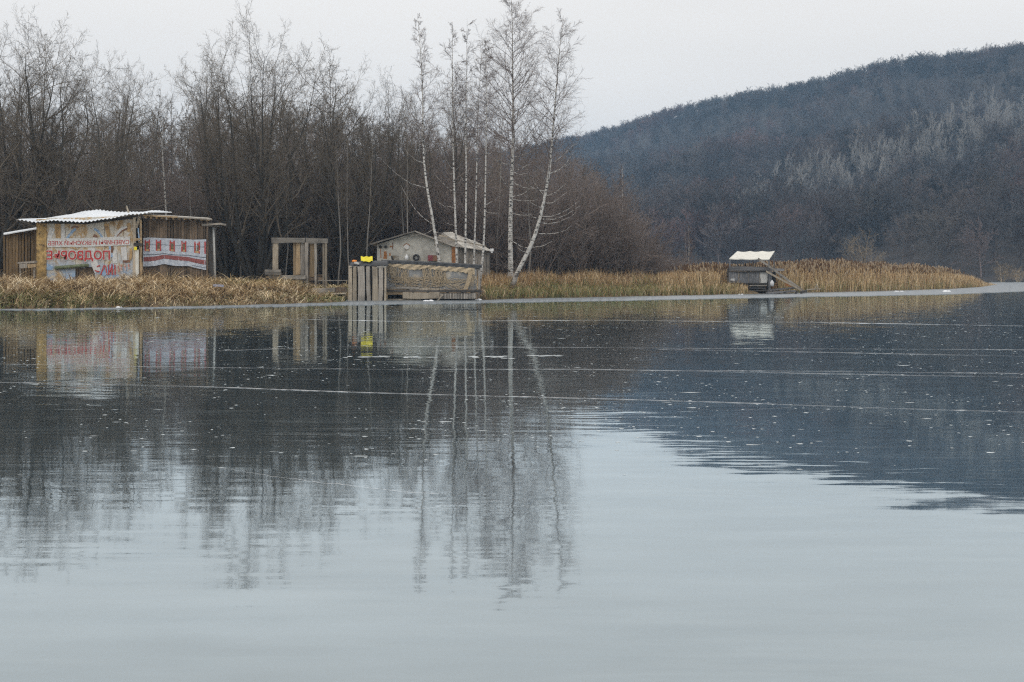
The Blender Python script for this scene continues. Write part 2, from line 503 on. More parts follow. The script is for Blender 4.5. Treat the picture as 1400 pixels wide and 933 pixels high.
def rim_mat():
    m, t, b = mat('frosted_rim_ice')
    n1 = noise(t, pos_scaled(t, (.5, 1.5, 1)), 1.5, 5, .6)
    c = ramp(t, [(.3, (.09, .11, .125)), (.7, (.22, .25, .275))], n1.outputs['Fac'])
    t.links.new(c, b.inputs['Base Color']); b.inputs['Roughness'].default_value = .38
    b.inputs['IOR'].default_value = 1.5
    return m
M['rim'] = rim_mat()

# ------------------------------------------------------------------ terrain
SH = np.array([(-1600, 438), (-900, 432), (-300, 426), (0, 423.4), (100, 422.3), (200, 420.6), (300, 418.6), (360, 417.0), (430, 415.0), (470, 413.6), (476, 410.2), (530, 410), (600, 410), (654, 409.8), (662, 410.8),
               (700, 409.4), (760, 408.0), (800, 407.4), (900, 405.2), (1000, 403.2), (1060, 402), (1100, 400.8), (1200, 398.6), (1300, 395.4), (1340, 393), (1356, 390.6)], dtype=float)
def shoreY(px):
    px = np.asarray(px, dtype=float)
    py = np.interp(px, SH[:, 0], SH[:, 1])
    # small coves and tongues
    y = CAMH * F / (py - HOR)
    return y + .35 * np.sin(px * .11) + .22 * np.sin(px * .37 + 1) + .12 * np.sin(px * .83)
def fbm(x, y):
    return (np.sin(x * .9 + 1.3 * np.sin(y * .7)) + .6 * np.sin(y * 1.3 + x * .5 + 2) + .4 * np.sin(2.3 * x - 1.7 * y)) / 2.0
def groundz(x, y):
    x = np.asarray(x, dtype=float); y = np.asarray(y, dtype=float)
    px = 700 + F * x / y
    d = y - shoreY(px)
    top = np.interp(px, [-300, 300, 405, 440, 480, 560, 700, 1000, 1200, 1356], [.88, .84, .84, .5, .5, .75, .7, .4, .3, .1])
    z = np.where(d < 0, d * .12, .12 * (1 - np.exp(-d / .3)) + top * (1 - np.exp(-np.maximum(d, 0) / 4.5)))
    z = z + (.09 * fbm(x * 1.1, y * 1.1) + .12 * fbm(x * .45 + 3, y * .5)) * np.clip(d / 1.5, 0, 1) * np.clip((1000 - px) / 300, .3, 1)
    edge = np.clip((1358 - px) / 30, 0, 1)
    return np.where(edge < 1, z * edge - .4 * (1 - edge), z)
pxs = np.concatenate([np.arange(-1600, -300, 20), np.arange(-300, 1362, 3)])
rows = np.concatenate([np.linspace(-3, 6, 28), np.linspace(6.6, 40, 36), np.linspace(45, 230, 24)])
gx = []; 
PX, D = np.meshgrid(pxs, rows)
# behind the reed spit on the right there is ice again, so the land narrows to its tip
thick = np.interp(PX, [900, 1000, 1100, 1250, 1350], [230, 60, 34, 22, 4])
Dd = np.where(D > 0, D * thick / 230.0 if False else np.minimum(D, thick), D)
Yg = shoreY(PX) + Dd
Xg = (PX - 700) * Yg / F
Zg = groundz(Xg, Yg)
Zg = np.where((PX > 940) & (D >= thick), -.35, Zg)
nr, ncol = PX.shape
idx = np.arange(nr * ncol).reshape(nr, ncol)
q = np.stack([idx[:-1, :-1], idx[:-1, 1:], idx[1:, 1:], idx[1:, :-1]], -1).reshape(-1, 4)
link('ground', np_mesh('ground', np.stack([Xg, Yg, Zg], -1), q, smooth=True), M['ground'])['kind'] = 'structure'

# lake ice to the horizon
me = bpy.data.meshes.new('ice')
S_ = 1500
me.from_pydata([(-S_, -S_, 0), (S_, -S_, 0), (S_, S_, 0), (-S_, S_, 0)], [], [(0, 1, 2, 3)])
link('ice', me, M['ice'])['kind'] = 'structure'

# paler frosted rim along the shore
rp = np.arange(-900, 1480, 4)
lo = np.interp(rp, [-900, 0, 100, 300, 450, 650, 800, 1000, 1100, 1200, 1300, 1400, 1480], [434, 424.5, 423.8, 421.2, 417.8, 414.6, 412.0, 408.2, 406.2, 404.6, 402.6, 398.6, 395])
far = np.where(rp < 1350, shoreY(rp) + 1.2, CAMH * F / (np.interp(rp, [1350, 1480], [386.6, 386.0]) - HOR))
near = CAMH * F / (lo - HOR) + np.random.default_rng(4).normal(size=len(rp)) * .22 + .25 * np.sin(rp * .21) + .3 * np.sin(rp * .057 + 1) + .15 * np.sin(rp * .6)
V = []; 
for i, p_ in enumerate(rp):
    for yy, zz in ((near[i], .004), (near[i] + .06, .02), (far[i], .022)):
        V.append((X(p_, yy), yy, zz))
n_ = len(rp)
q = [(i * 3 + k, (i + 1) * 3 + k, (i + 1) * 3 + k + 1, i * 3 + k + 1) for i in range(n_ - 1) for k in range(2)]
link('shore_ice', np_mesh('shore_ice', V, q, smooth=True), M['rim'])['kind'] = 'structure'

# far hill
RG = np.array([(-1800, 330, 1000), (0, 262, 1000), (500, 222, 980), (700, 205, 950), (800, 186, 920), (850, 171, 890), (900, 156, 860), (950, 143, 830), (1000, 132, 800), (1050, 124, 780), (1100, 113, 760),
               (1150, 101, 740), (1200, 90, 720), (1250, 79, 705), (1300, 74, 690), (1350, 68, 675), (1400, 61, 660), (1600, 36, 640), (2000, 15, 620), (3200, 60, 700)], dtype=float)
HT = 5.5
def hill_base(px): return np.interp(px, [-1800, 700, 1000, 1250, 1400, 3200], [360, 330, 290, 262, 246, 205])
def hillz(px, u):
    """height of the hill along the bearing px at fraction u between its foot and its ridge"""
    px = np.asarray(px, dtype=float); u = np.asarray(u, dtype=float)
    Yr = np.interp(px, RG[:, 0], RG[:, 2])
    Zr = CAMH + (HOR - np.interp(px, RG[:, 0], RG[:, 1])) * Yr / F - HT
    Yb = hill_base(px)
    Y = Yb + (Yr - Yb) * u
    s = np.clip(u, 0, 1)
    z = Zr * (s ** 1.15 * (1 - .18 * np.sin(s * math.pi)))
    z = np.where(u > 1, Zr - (u - 1) ** 2 * 260, z)
    x = (px - 700) * Y / F
    z = z + np.clip(u * 4, 0, 1) * np.clip((1.02 - u) * 5, 0, 1) * (4.5 * np.sin(x * .035 + Y * .02) + 3 * np.sin(Y * .045 - x * .06))
    return x, Y, z + .25 * np.clip(u * 60, 0, 1) - .5 * (u <= 0)
hp = np.concatenate([np.arange(-1800, 600, 60), np.arange(600, 1600, 12), np.arange(1600, 3200, 50)])
hu = np.concatenate([[-.03], np.linspace(0, 1.0, 46), np.linspace(1.05, 1.6, 8)])
PH, UH = np.meshgrid(hp, hu)
Xh, Yh, Zh = hillz(PH, UH)
nr, ncol = PH.shape
idx = np.arange(nr * ncol).reshape(nr, ncol)
q = np.stack([idx[:-1, :-1], idx[:-1, 1:], idx[1:, 1:], idx[1:, :-1]], -1).reshape(-1, 4)
link('hill', np_mesh('hill', np.stack([Xh, Yh, Zh], -1), q, smooth=True), M['litter'])['kind'] = 'structure'

# ------------------------------------------------------------------ bare trees
def nrm(v):
    return v / np.maximum(np.linalg.norm(v, axis=-1, keepdims=True), 1e-9)
def grow(rng, Pp, Rp, n, t0, t1, L, ang, up=.0, wig=.12, S=4, rr=.55, rmin=.006, rmax=9, taper=.25, lfall=.5, flat=None):
    K, S0 = Pp.shape[0], Pp.shape[1] - 1
    idx = np.repeat(np.arange(K), n)
    k = np.tile(np.arange(n), K)
    t = t0 + (t1 - t0) * (k + rng.uniform(0, 1, len(k))) / n
    f = np.clip(t * S0, 0, S0 - 1e-4); i = f.astype(int); fr = (f - i)[:, None]
    p = Pp[idx, i] * (1 - fr) + Pp[idx, i + 1] * fr
    tan = nrm(Pp[idx, i + 1] - Pp[idx, i])
    rad = Rp[idx, i] * (1 - fr[:, 0]) + Rp[idx, i + 1] * fr[:, 0]
    v = rng.normal(size=p.shape)
    v = nrm(v - (v * tan).sum(1, keepdims=True) * tan)
    a = np.radians(rng.uniform(ang[0], ang[1], len(k)))[:, None]
    d = nrm(np.cos(a) * tan + np.sin(a) * v)
    plen = np.linalg.norm(np.diff(Pp, axis=1), axis=2).sum(1)[idx]
    ln = (L if not callable(L) else 1.0) * plen * (1 - lfall * (t - t0) / max(t1 - t0, 1e-6)) * rng.uniform(.6, 1.2, len(k))
    if callable(L): ln = L(t, idx) * rng.uniform(.65, 1.2, len(k))
    out = np.zeros((len(k), S + 1, 3)); out[:, 0] = p
    for s in range(S):
        out[:, s + 1] = out[:, s] + d * (ln / S)[:, None]
        d = d + rng.normal(size=d.shape) * wig
        d[:, 2] += up
        d = nrm(d)
    r0 = np.clip(rad * rr, rmin * 1.2, rmax)
    r = r0[:, None] * (1 - (1 - taper) * np.linspace(0, 1, S + 1)[None, :])
    return out, np.maximum(r, rmin * .55)
def tubes(Pp, Rp, m):
    K, S1 = Pp.shape[:2]
    t = np.empty_like(Pp)
    t[:, 1:-1] = Pp[:, 2:] - Pp[:, :-2]; t[:, 0] = Pp[:, 1] - Pp[:, 0]; t[:, -1] = Pp[:, -1] - Pp[:, -2]
    t = nrm(t)
    ov = Pp[:, -1] - Pp[:, 0]
    ref = np.zeros_like(ov); ref[np.arange(K), np.abs(ov).argmin(1)] = 1
    u = nrm(np.cross(t, ref[:, None, :])); v = np.cross(u, t)
    a = 2 * math.pi * np.arange(m) / m
    V = Pp[:, :, None, :] + Rp[:, :, None, None] * (u[:, :, None, :] * np.cos(a)[None, None, :, None] + v[:, :, None, :] * np.sin(a)[None, None, :, None])
    base = (np.arange(K) * S1 * m)[:, None, None] + (np.arange(S1 - 1) * m)[None, :, None]
    k = np.arange(m)[None, None, :]; k2 = (k + 1) % m
    q = np.stack([base + k, base + k2, base + m + k2, base + m + k], -1).reshape(-1, 4)
    return V.reshape(-1, 3), q
def tube_mesh(name, lst, smooth=False):
    Vs = []; Q = []; b = 0
    for Pp, Rp, m in lst:
        V, q = tubes(Pp, Rp, m)
        Vs.append(V); Q.append(q + b); b += len(V)
    return np_mesh(name, np.concatenate(Vs), np.concatenate(Q), smooth=smooth)

def stems(rng, H, n, spread, base_r, S=10, wig=.05, up=.08, fork=.0):
    Pp = np.zeros((n, S + 1, 3)); Rp = np.zeros((n, S + 1))
    for i in range(n):
        a = 2 * math.pi * (i + rng.uniform(-.3, .3)) / n
        th = math.radians(rng.uniform(spread * .45, spread)) if n > 1 else math.radians(rng.uniform(0, spread))
        d = np.array([math.sin(th) * math.cos(a), math.sin(th) * math.sin(a), math.cos(th)])
        p = np.array([math.cos(a) * base_r * .8, math.sin(a) * base_r * .8, -.25]) * (1 if n > 1 else 0)
        if n == 1: p = np.array([0, 0, -.25])
        h = H * rng.uniform(.78, 1.0) if i else H
        for s in range(S + 1):
            Pp[i, s] = p
            p = p + d * (h * 1.04 / S) / max(d[2], .6) * (.8 if n > 1 else 1)
            d = d + rng.normal(size=3) * wig; d[2] += up; d = d / np.linalg.norm(d)
        Rp[i] = base_r * (1 - .93 * np.linspace(0, 1, S + 1) ** .85) * (1 if i == 0 else rng.uniform(.6, .9))
    k = H / max(Pp[..., 2].max(), 1)
    return Pp * k, Rp

def tree_broad(seed, H=17.0, n=5, spread=26, base_r=.2, n1=15, n2=8, n3=6, ang1=(20, 48), l1=.42, up1=.10, low=.16, rmin=.0055, n4=0, hs=.86, lf=.35, wig=.07):
    """several stems rising from one foot, fanning out into a rounded crown"""
    rng = np.random.default_rng(seed)
    P0, R0 = stems(rng, H * hs, n, spread, base_r, 14, wig)
    P1, R1 = grow(rng, P0, R0, n1, low, .99, l1, ang1, up1, .13, 9, .60, .014, .12, .12, lf)
    P2, R2 = grow(rng, P1, R1, n2, .12, .99, .42, (22, 62), .035, .17, 6, .55, rmin * 1.4, .026, .3, .45)
    P3, R3 = grow(rng, P2, R2, n3, .12, 1, .50, (22, 65), .02, .20, 4, .55, rmin, .010, .4, .4)
    # stand the crown over its foot
    top = P3.reshape(-1, 3); zm = top[:, 2].max(); c_ = top[top[:, 2] > .72 * zm, :2].mean(0)
    for Q in (P0, P1, P2, P3): Q[..., :2] -= c_ * np.clip(Q[..., 2:3] / zm, 0, 1)
    lst = [(P1, R1, 5), (P2, R2, 3), (P3, R3, 3)]
    if n4:
        P4, R4 = grow(rng, P3, R3, n4, .15, 1, .55, (25, 65), .01, .16, 2, .7, rmin * .8, .006, .5, .3)
        lst.append((P4, R4, 3))
    return tube_mesh('trunk', [(P0, R0, 8)], True), tube_mesh('crown', lst)

def dims(me):
    n = len(me.vertices)
    a = np.empty(n * 3, dtype=np.float32); me.vertices.foreach_get('co', a)
    a = a.reshape(-1, 3)
    return a.min(0), a.max(0)

PROTO = {}; TIP = {}
def proto(key, pair, tw, tr):
    pair[0].materials.append(tr); pair[1].materials.append(tw)
    lo_, hi_ = dims(pair[1])
    a_ = np.empty(len(pair[1].vertices) * 3, dtype=np.float32); pair[1].vertices.foreach_get('co', a_); a_ = a_.reshape(-1, 3)
    tip = a_[a_[:, 2].argmax()]
    PROTO[key] = (pair[0], pair[1], float(hi_[2])); TIP[key] = math.atan2(tip[1], tip[0])
proto('fan_a', tree_broad(11, 17, 6, 26, .25, 18, 9, 8, (18, 48), .36, .07, .22, .005, 2), M['twig'], M['trunk'])
proto('fan_b', tree_broad(12, 17, 8, 34, .24, 14, 9, 8, (18, 48), .38, .07, .20, .005, 2), M['twig'], M['trunk'])
proto('broad_a', tree_broad(13, 17, 4, 22, .29, 22, 9, 8, (28, 66), .40, .035, .18, .005, 2, .84, .35, .11), M['twig'], M['trunk'])
proto('broad_b', tree_broad(14, 17, 3, 26, .29, 26, 10, 8, (30, 68), .40, .03, .15, .005, 2, .84, .35, .12), M['twig'], M['trunk'])
proto('slim_a', tree_broad(15, 14, 1, 3, .10, 40, 8, 7, (28, 60), .24, .07, .14, .007, 0, .93, .5, .05), M['twig'], M['trunk'])
proto('slim_b', tree_broad(16, 14, 2, 8, .09, 28, 8, 7, (25, 55), .28, .07, .12, .007, 0, .92, .45, .06), M['twig_brown'], M['trunk'])
proto('slim_c', tree_broad(17, 14, 3, 14, .085, 20, 8, 7, (25, 55), .32, .07, .10, .007, 0, .92, .45, .06), M['twig_brown'], M['trunk'])

def place_tree(key, px, Y, top=None, H=None, rz=0.0, name='bare_tree', label=None, cat='tree', group=None, wide=1.0):
    tr, cr, ph = PROTO[key]
    x = X(px, Y); z = float(groundz(x, Y)) if Y < 300 else 0
    if H is None: H = Z(top, Y) - z
    e = empty(name, (x, Y, z - .05), label, cat, group)
    s = H / ph
    e.scale = (s * wide, s * wide, s); e.rotation_euler = (0, 0, rz)
    for nm, me_ in (('trunk', tr), ('crown', cr)):
        o = bpy.data.objects.new(nm, me_); COL.objects.link(o); o.parent = e
    return e

G_WOOD = 'bare trees of the lakeside wood'
key_trees = [
    ('fan_a', -20, 82, 8, .3, 1.05, 'tall bare tree with many upright stems cut by the left edge of the photo'),
    ('fan_b', 32, 86, 12, 1.2, .95, 'tall bare tree with a fan of stems rising left of the tin roof'),
    ('broad_a', 96, 84, 26, 1.1, 1.0, 'tall bare tree with wavy limbs standing behind the left half of the tin roof'),
    ('broad_b', 146, 80, 56, 2.4, .8, 'bare tree with crooked forking limbs rising behind the middle of the tin roof'),
    ('broad_a', 184, 96, 68, 4.0, .58, 'narrower bare tree above the right end of the tin roof'),
    ('fan_b', 354, 86, 8, .6, 1.0, 'largest broad bare tree fanning out behind the timber frame'),
    ('fan_a', 312, 90, 46, 2.0, .82, 'bare tree with arching left limbs at the edge of the gap in the skyline'),
    ('broad_a', 408, 92, 40, 3.1, .95, 'bare tree crowding the right side of the largest fan shaped tree'),
    ('slim_a', 456, 98, 76, .4, 1.0, 'thin pointed bare tree between the largest tree and the twin fan crowns'),
    ('fan_a', 480, 90, 100, 1.7, .95, 'rounded fan of thin upright stems above the row of grey slabs'),
    ('fan_b', 532, 94, 92, 2.6, .9, 'rounded bare crown next to the leftmost thin birch'),
    ('fan_a', 600, 98, 88, 5.0, .8, 'grey rounded bare crown seen between the thin birch stems'),
]
for k_, px, Y, top, rz, wd, lb in key_trees:
    place_tree(k_, px, Y, top, None, (-1 if rz < 3 else 1) * math.pi / 2 - TIP[k_] + .25 * math.sin(rz * 7), 'bare_tree', lb, 'tree', G_WOOD, wd)
M['grey_bark'] = bark('pale_grey_bark', (.13, .125, .115), (.30, .28, .255))
proto('pole', tree_broad(18, 14, 1, 3, .075, 22, 5, 5, (25, 55), .16, .07, .45, .007, 0, .95, .5, .035), M['twig'], M['grey_bark'])
for i, (px, Y, top) in enumerate(((206, 90, 140), (258, 88, 120), (285, 91, 150), (330, 89, 160), (462, 86, 150), (478, 88, 175), (503, 87, 150), (548, 90, 130), (560, 88, 170), (680, 92, 150), (722, 90, 160), (735, 94, 170), (775, 96, 195), (800, 97, 210), (815, 100, 225), (20, 86, 130), (75, 88, 140), (130, 87, 130), (436, 90, 140), (390, 88, 150))):
    place_tree('pole', px, Y, top, None, i * 2.1, 'slender_tree', ('slender grey trunk showing pale against the dark wood left of the grey house' if px < 570 else 'slender grey trunk showing pale in the wood right of the thin birches'), 'tree', 'slender grey trunks left of the house' if px < 570 else 'slender grey trunks right of the birches')
# deeper trees that merge into one brown wood
rng = np.random.default_rng(77)
prof = np.array([(-320, 80), (-100, 110), (0, 135), (60, 140), (120, 150), (180, 140), (225, 135), (260, 128), (320, 120), (440, 125), (480, 132), (560, 140), (600, 158), (650, 152), (700, 165), (760, 190), (800, 205), (850, 238), (880, 292), (905, 325), (960, 350)], dtype=float)
cnt = 0
for Y0, step in ((100, 24), (109, 22), (119, 20), (131, 18), (146, 17)):
    px = -300 + rng.uniform(0, 10)
    while px < 872:
        Y = Y0 + rng.uniform(-4, 4)
        top = np.interp(px, prof[:, 0], prof[:, 1]) + rng.uniform(0, 70 if Y0 < 100 else 45)
        if Y0 < 104: top += 25
        kk = 'slim_a' if px < 540 and rng.uniform() < .55 else ('slim_b' if rng.uniform() < .5 else 'slim_c')
        wd = rng.uniform(.85, 1.25)
        if not (500 < px < 690 and Y < 92):
            place_tree(kk, px, Y, float(top), None, rng.uniform(0, 6.28), 'bare_tree',
                       ('bare brown tree lost among others in the wood left of and above the painted shed' if px < 195 else 'bare brown tree lost among others in the dark wood between shed and timber frame' if px < 360 else 'bare brown tree lost among others in the wood above the timber frame' if px < 470 else 'bare brown tree lost among others in the wood above the grey house') if px < 590 else
                       ('bare reddish brown tree lost in the dense wood behind the birch stems' if px < 720 else 'bare reddish brown tree lost in the dense wood right of the birches'), 'tree', ('bare trees behind the painted shed' if px < 195 else 'bare trees between shed and frame' if px < 360 else 'bare trees above the timber frame' if px < 470 else 'bare trees above the grey house') if px < 590 else 'reddish trees right of the birches' if px > 720 else 'reddish trees behind the birches', wd)
            cnt += 1
        px += step * rng.uniform(.7, 1.3)
print('backfill trees', cnt)

# ---- birches, each with its own bend
def birch(pts, Y, r0, label, seed, crown_from=.45, dens=1.0, low_branches=(), spread=1.0, group='white birches by the grey house', name='birch_tree', droop=-.05, twigs=True, zb=None, reach=.16):
    rng = np.random.default_rng(seed)
    xb = X(pts[0][0], Y); z0 = float(groundz(xb, Y)) if zb is None else zb
    ctrl = np.array([(X(a, Y) - xb, rng.uniform(-.1, .1) * (i > 0), Z(b, Y) - z0) for i, (a, b) in enumerate(pts)])
    if ctrl[0, 2] > -.1: ctrl = np.concatenate([ctrl[:1] * np.array([1, 1, 0]) + np.array([[0, 0, -.2]]), ctrl])
    # smooth resample
    s = np.concatenate([[0], np.cumsum(np.linalg.norm(np.diff(ctrl, axis=0), axis=1))])
    S = 26
    q_ = np.linspace(0, s[-1], S + 1)
    T = np.stack([np.interp(q_, s, ctrl[:, i]) for i in range(3)], 1)
    for _ in range(3):
        T[1:-1] = .25 * T[:-2] + .5 * T[1:-1] + .25 * T[2:]
    P0 = T[None]; tt = np.linspace(0, 1, S + 1)
    R0 = (r0 * (1 - .93 * tt ** .85) * (1 + .5 * np.exp(-tt * 30)))[None]
    Hh = s[-1]
    e = empty(name, (xb, Y, z0), label, 'birch tree', group)
    t_lst = [(P0, R0, 9)]
    lb = []
    for (a, b, c, d) in low_branches:          # pale bare branches drawn from the trunk outwards
        A = np.array([X(a, Y) - xb, 0, Z(b, Y) - z0]); B = np.array([X(c, Y) - xb, rng.uniform(-1.2, 1.2), Z(d, Y) - z0])
        k = np.linspace(0, 1, 7)[:, None]
        seg = A * (1 - k) + B * k
        seg[:, 2] += -np.sin(k[:, 0] * math.pi) * np.linalg.norm(B - A) * .10
        seg[1:-1] += np.cumsum(rng.normal(size=(5, 3)) * .035, 0)
        lb.append(seg)
    if lb:
        LB = np.array(lb)
        RB = np.maximum(r0 * .16, .013) * (1 - .75 * np.linspace(0, 1, 7))[None].repeat(len(lb), 0)
        t_lst.append((LB, RB, 5))
    link('trunk', tube_mesh('trunk', t_lst, True), M['birch'], e)
    n1 = int(44 * dens)
    P1, R1 = grow(rng, P0, R0, n1, crown_from, .985, lambda t, i: Hh * reach * spread * (1.15 - .95 * ((t - crown_from) / (1 - crown_from))) , (34, 70), .035, .10, 8, .36, .006, .022, .2)
    P2, R2 = grow(rng, P1, R1, 10, .12, .98, .44, (20, 60), droop * .6, .14, 5, .5, .0042, .008, .45, .4)
    P3, R3 = grow(rng, P2, R2, 7, .12, 1, .62, (15, 55), droop * 1.6, .14, 4, .8, .0036, .0055, .5, .3)
    lst = [(P1, R1, 4), (P2, R2, 3), (P3, R3, 3)]
    if lb:
        Pb, Rb = grow(rng, LB, RB, 6, .3, 1, .3, (20, 50), .02, .1, 3, .5, .007, .014, .4, .4)
        lst.append((Pb, Rb, 3))
    link('crown', tube_mesh('crown', lst), M['twig_birch'], e)
    return e
birch([(603, 374), (600, 352), (591.5, 298), (583.6, 259), (579, 217), (578, 180), (578.5, 141), (576, 80), (570.5, 18)], 77, .105,
      'thin birch with two long bent branches reaching left, first beside the house gable', 31, .5, .75,
      [(581.6, 257, 520, 216), (590, 306, 546, 252), (580, 224, 555, 205), (593, 314, 562, 322), (594, 318, 612, 316), (579, 205, 590, 205), (580, 200, 552, 185), (579, 180, 560, 165), (579, 178, 606, 160)], .9, droop=.0)
birch([(625, 374), (624.8, 360), (621, 254), (619, 180), (618.7, 145), (618.7, 30)], 77.5, .082, 'straight thin birch with bent side branches, second from the house gable', 32, .5, .7,
      [(621, 262, 590, 230), (620, 232, 601, 197), (620.5, 238, 607, 228), (623, 308, 606, 299), (621, 266, 630, 255), (620, 236, 631, 222), (619, 205, 632, 178), (619.5, 205, 612, 190), (623, 284, 590, 272)], .8, droop=.0)
birch([(635.5, 374), (636, 360), (637.6, 239), (636.6, 180), (638, 96), (638.7, 26)], 76.6, .072, 'straight thin birch in the middle of the five thin stems', 33, .52, .6, [(637, 240, 645, 230), (637, 205, 650, 190), (637, 250, 628, 235)], .7, droop=.0)
birch([(647, 376), (648, 362), (650.6, 279), (653, 180), (653.5, 145), (660, 56)], 77.4, .066, 'thin straight birch just left of the stem at the netting corner', 34, .52, .6, [(651, 255, 658, 240), (650.6, 262, 640, 245), (650, 291, 664, 280)], .7, droop=.0)
birch([(655, 386), (658, 377), (661.7, 333), (663, 283.5), (665, 180), (665.4, 129), (664, 50)], 76.2, .075, 'thin birch with a curved foot rising by the netting corner', 35, .5, .7, [(663, 280, 688, 266), (663, 288, 692, 286), (664, 240, 676, 222), (665, 210, 683, 198), (664, 250, 655, 232)], .75, droop=.0)
birch([(698, 386), (698, 367), (697.5, 303), (701, 205), (702.3, 174), (700.7, 106), (700.7, 32), (699, -4)], 84, .17, 'thickest birch with a black flecked trunk and a dense drooping crown', 36, .36, 2.0,
      [(704, 215, 737, 201), (704, 233, 725, 223), (703, 236, 722, 240), (696, 257, 682, 236), (699, 270, 728, 256), (699, 273, 735, 273), (699, 292, 730, 294), (703, 250, 730, 258), (700, 330, 735, 340), (697, 225, 668, 212)], 1.15, droop=-.05, reach=.23)
birch([(697.5, 396), (707, 370), (727, 338), (739, 298), (748, 254), (753, 224), (755, 187), (757, 167), (760, 129), (765, 64), (770, 26)], 80, .14, 'leaning birch with a curved trunk and bare branches spreading to the right', 37, .42, 1.0,
      [(741, 305, 788, 290), (742, 300, 792, 283), (737, 320, 782, 307), (728, 338, 756, 330), (745, 278, 776, 262), (747, 268, 776, 252), (751, 238, 786, 206), (751, 236, 780, 224), (752, 225, 790, 196), (744, 268, 720, 232), (745, 262, 716, 246), (742, 283, 717, 268),
       (726, 343, 706, 334), (738, 300, 712, 290), (748, 250, 738, 228), (740, 296, 790, 276), (754, 212, 745, 190)], 1.05, droop=-.02, reach=.22)
bgrp = 'slender pale birches among the dark trees'
birch([(229, 350), (227, 290), (222, 200), (219, 120)], 88, .10, 'slender white birch rising above the plank shed roof', 41, .55, .3, (), .6, bgrp)
birch([(108, 350), (107, 290), (108, 215), (108, 150)], 87, .085, 'slender white birch behind the peak of the tin roof', 42, .7, .25, (), .6, bgrp)
birch([(850, 392), (850, 340), (851, 280), (851, 225)], 104, .085, 'slender pale birch standing in the red brown trees right of the leaning birch', 43, .3, .8, (), 1.0, bgrp)
birch([(861, 395), (864, 365), (874, 335), (884, 310), (888, 288)], 104, .06, 'thin curved pale sapling leaning right at the edge of the trees', 44, .75, .2, (), .6, bgrp)
birch([(833, 395), (833, 362), (835, 325), (837, 305)], 103, .05, 'short thin pale sapling left of the curved one', 45, .6, .2, (), .6, bgrp)
birch([(941, 395), (941, 365), (942, 335), (941, 308)], 118, .075, 'lone short birch with two white stems standing in the reeds', 46, .35, .7, [(941, 366, 939.4, 312)], 1.2, 'birch standing alone in the reeds')

# ---- hill trees: prototypes kept out of the scene, spread over the hill by geometry nodes
def hill_tree(seed, H=11.0, n1=24, l1=.60, ang=(25, 72), up=.07, low=.22, rmin=.022, sides=3):
    rng = np.random.default_rng(seed)
    P0, R0 = stems(rng, H * .70, 1, 5, .16, 6)
    P1, R1 = grow(rng, P0, R0, n1, low, .99, l1, ang, up, .14, 5, .5, .035, .08, .3, .25)
    P2, R2 = grow(rng, P1, R1, 7, .2, 1, .45, (20, 55), .07, .15, 3, .6, rmin * 1.1, .04, .5, .4)
    P3, R3 = grow(rng, P2, R2, 11, .3, 1, .46, (20, 62), .06, .15, 2, .8, rmin, .03, .4, .3)
    return tube_mesh('hill_tree_mesh', [(P0, R0, 4), (P1, R1, 3), (P2, R2, 3), (P3, R3, 3)])
def unlinked(name, me_, m_):
    me_.materials.clear(); me_.materials.append(m_)
    return bpy.data.objects.new(name, me_)
def scatter(name, pts, rots, scl, kinds, protos, label, cat):
    """one stuff object: points carrying rot / scl / kind, prototypes instanced by geometry nodes"""
    me_ = bpy.data.meshes.new(name)
    me_.vertices.add(len(pts)); me_.vertices.foreach_set('co', np.asarray(pts, dtype=np.float32).ravel())
    for nm, arr in (('rotz', rots), ('scl', scl), ('which', kinds)):
        a = me_.attributes.new(nm, 'FLOAT', 'POINT'); a.data.foreach_set('value', np.asarray(arr, dtype=np.float32))
    o = bpy.data.objects.new(name, me_); COL.objects.link(o)
    g = bpy.data.node_groups.new(name, 'GeometryNodeTree')
    g.interface.new_socket('Geometry', in_out='INPUT', socket_type='NodeSocketGeometry')
    g.interface.new_socket('Geometry', in_out='OUTPUT', socket_type='NodeSocketGeometry')
    gi = g.nodes.new('NodeGroupInput'); go = g.nodes.new('NodeGroupOutput')
    j = g.nodes.new('GeometryNodeJoinGeometry')
    def attr(nm):
        a = g.nodes.new('GeometryNodeInputNamedAttribute'); a.data_type = 'FLOAT'; a.inputs['Name'].default_value = nm
        return a.outputs['Attribute']
    ar, as_, aw = attr('rotz'), attr('scl'), attr('which')
    cx = g.nodes.new('ShaderNodeCombineXYZ'); g.links.new(ar, cx.inputs['Z'])
    for k, po in enumerate(protos):
        ip = g.nodes.new('GeometryNodeInstanceOnPoints')
        oi = g.nodes.new('GeometryNodeObjectInfo'); oi.inputs['Object'].default_value = po
        cmp_ = g.nodes.new('FunctionNodeCompare'); cmp_.data_type = 'FLOAT'; cmp_.operation = 'EQUAL'
        g.links.new(aw, cmp_.inputs[0]); cmp_.inputs[1].default_value = float(k)
        cmp_.inputs['Epsilon'].default_value = .2
        g.links.new(gi.outputs[0], ip.inputs['Points']); g.links.new(cmp_.outputs[0], ip.inputs['Selection'])
        g.links.new(oi.outputs['Geometry'], ip.inputs['Instance'])
        g.links.new(cx.outputs[0], ip.inputs['Rotation']); g.links.new(as_, ip.inputs['Scale'])
        g.links.new(ip.outputs[0], j.inputs[0])
    g.links.new(j.outputs[0], go.inputs[0])
    md = o.modifiers.new('scatter', 'NODES'); md.node_group = g
    return tag(o, label, cat, None, 'stuff')
HB = hill_bark()
hprot = [unlinked('hill_tree_%d' % i, hill_tree(200 + i), HB) for i in range(4)]
rng = np.random.default_rng(5)
hx, hy = np.meshgrid(np.arange(-420, 640, 7.2), np.arange(200, 1010, 7.2))
hx = hx.ravel() + rng.uniform(-3.4, 3.4, hx.size); hy = hy.ravel() + rng.uniform(-3.4, 3.4, hy.size)
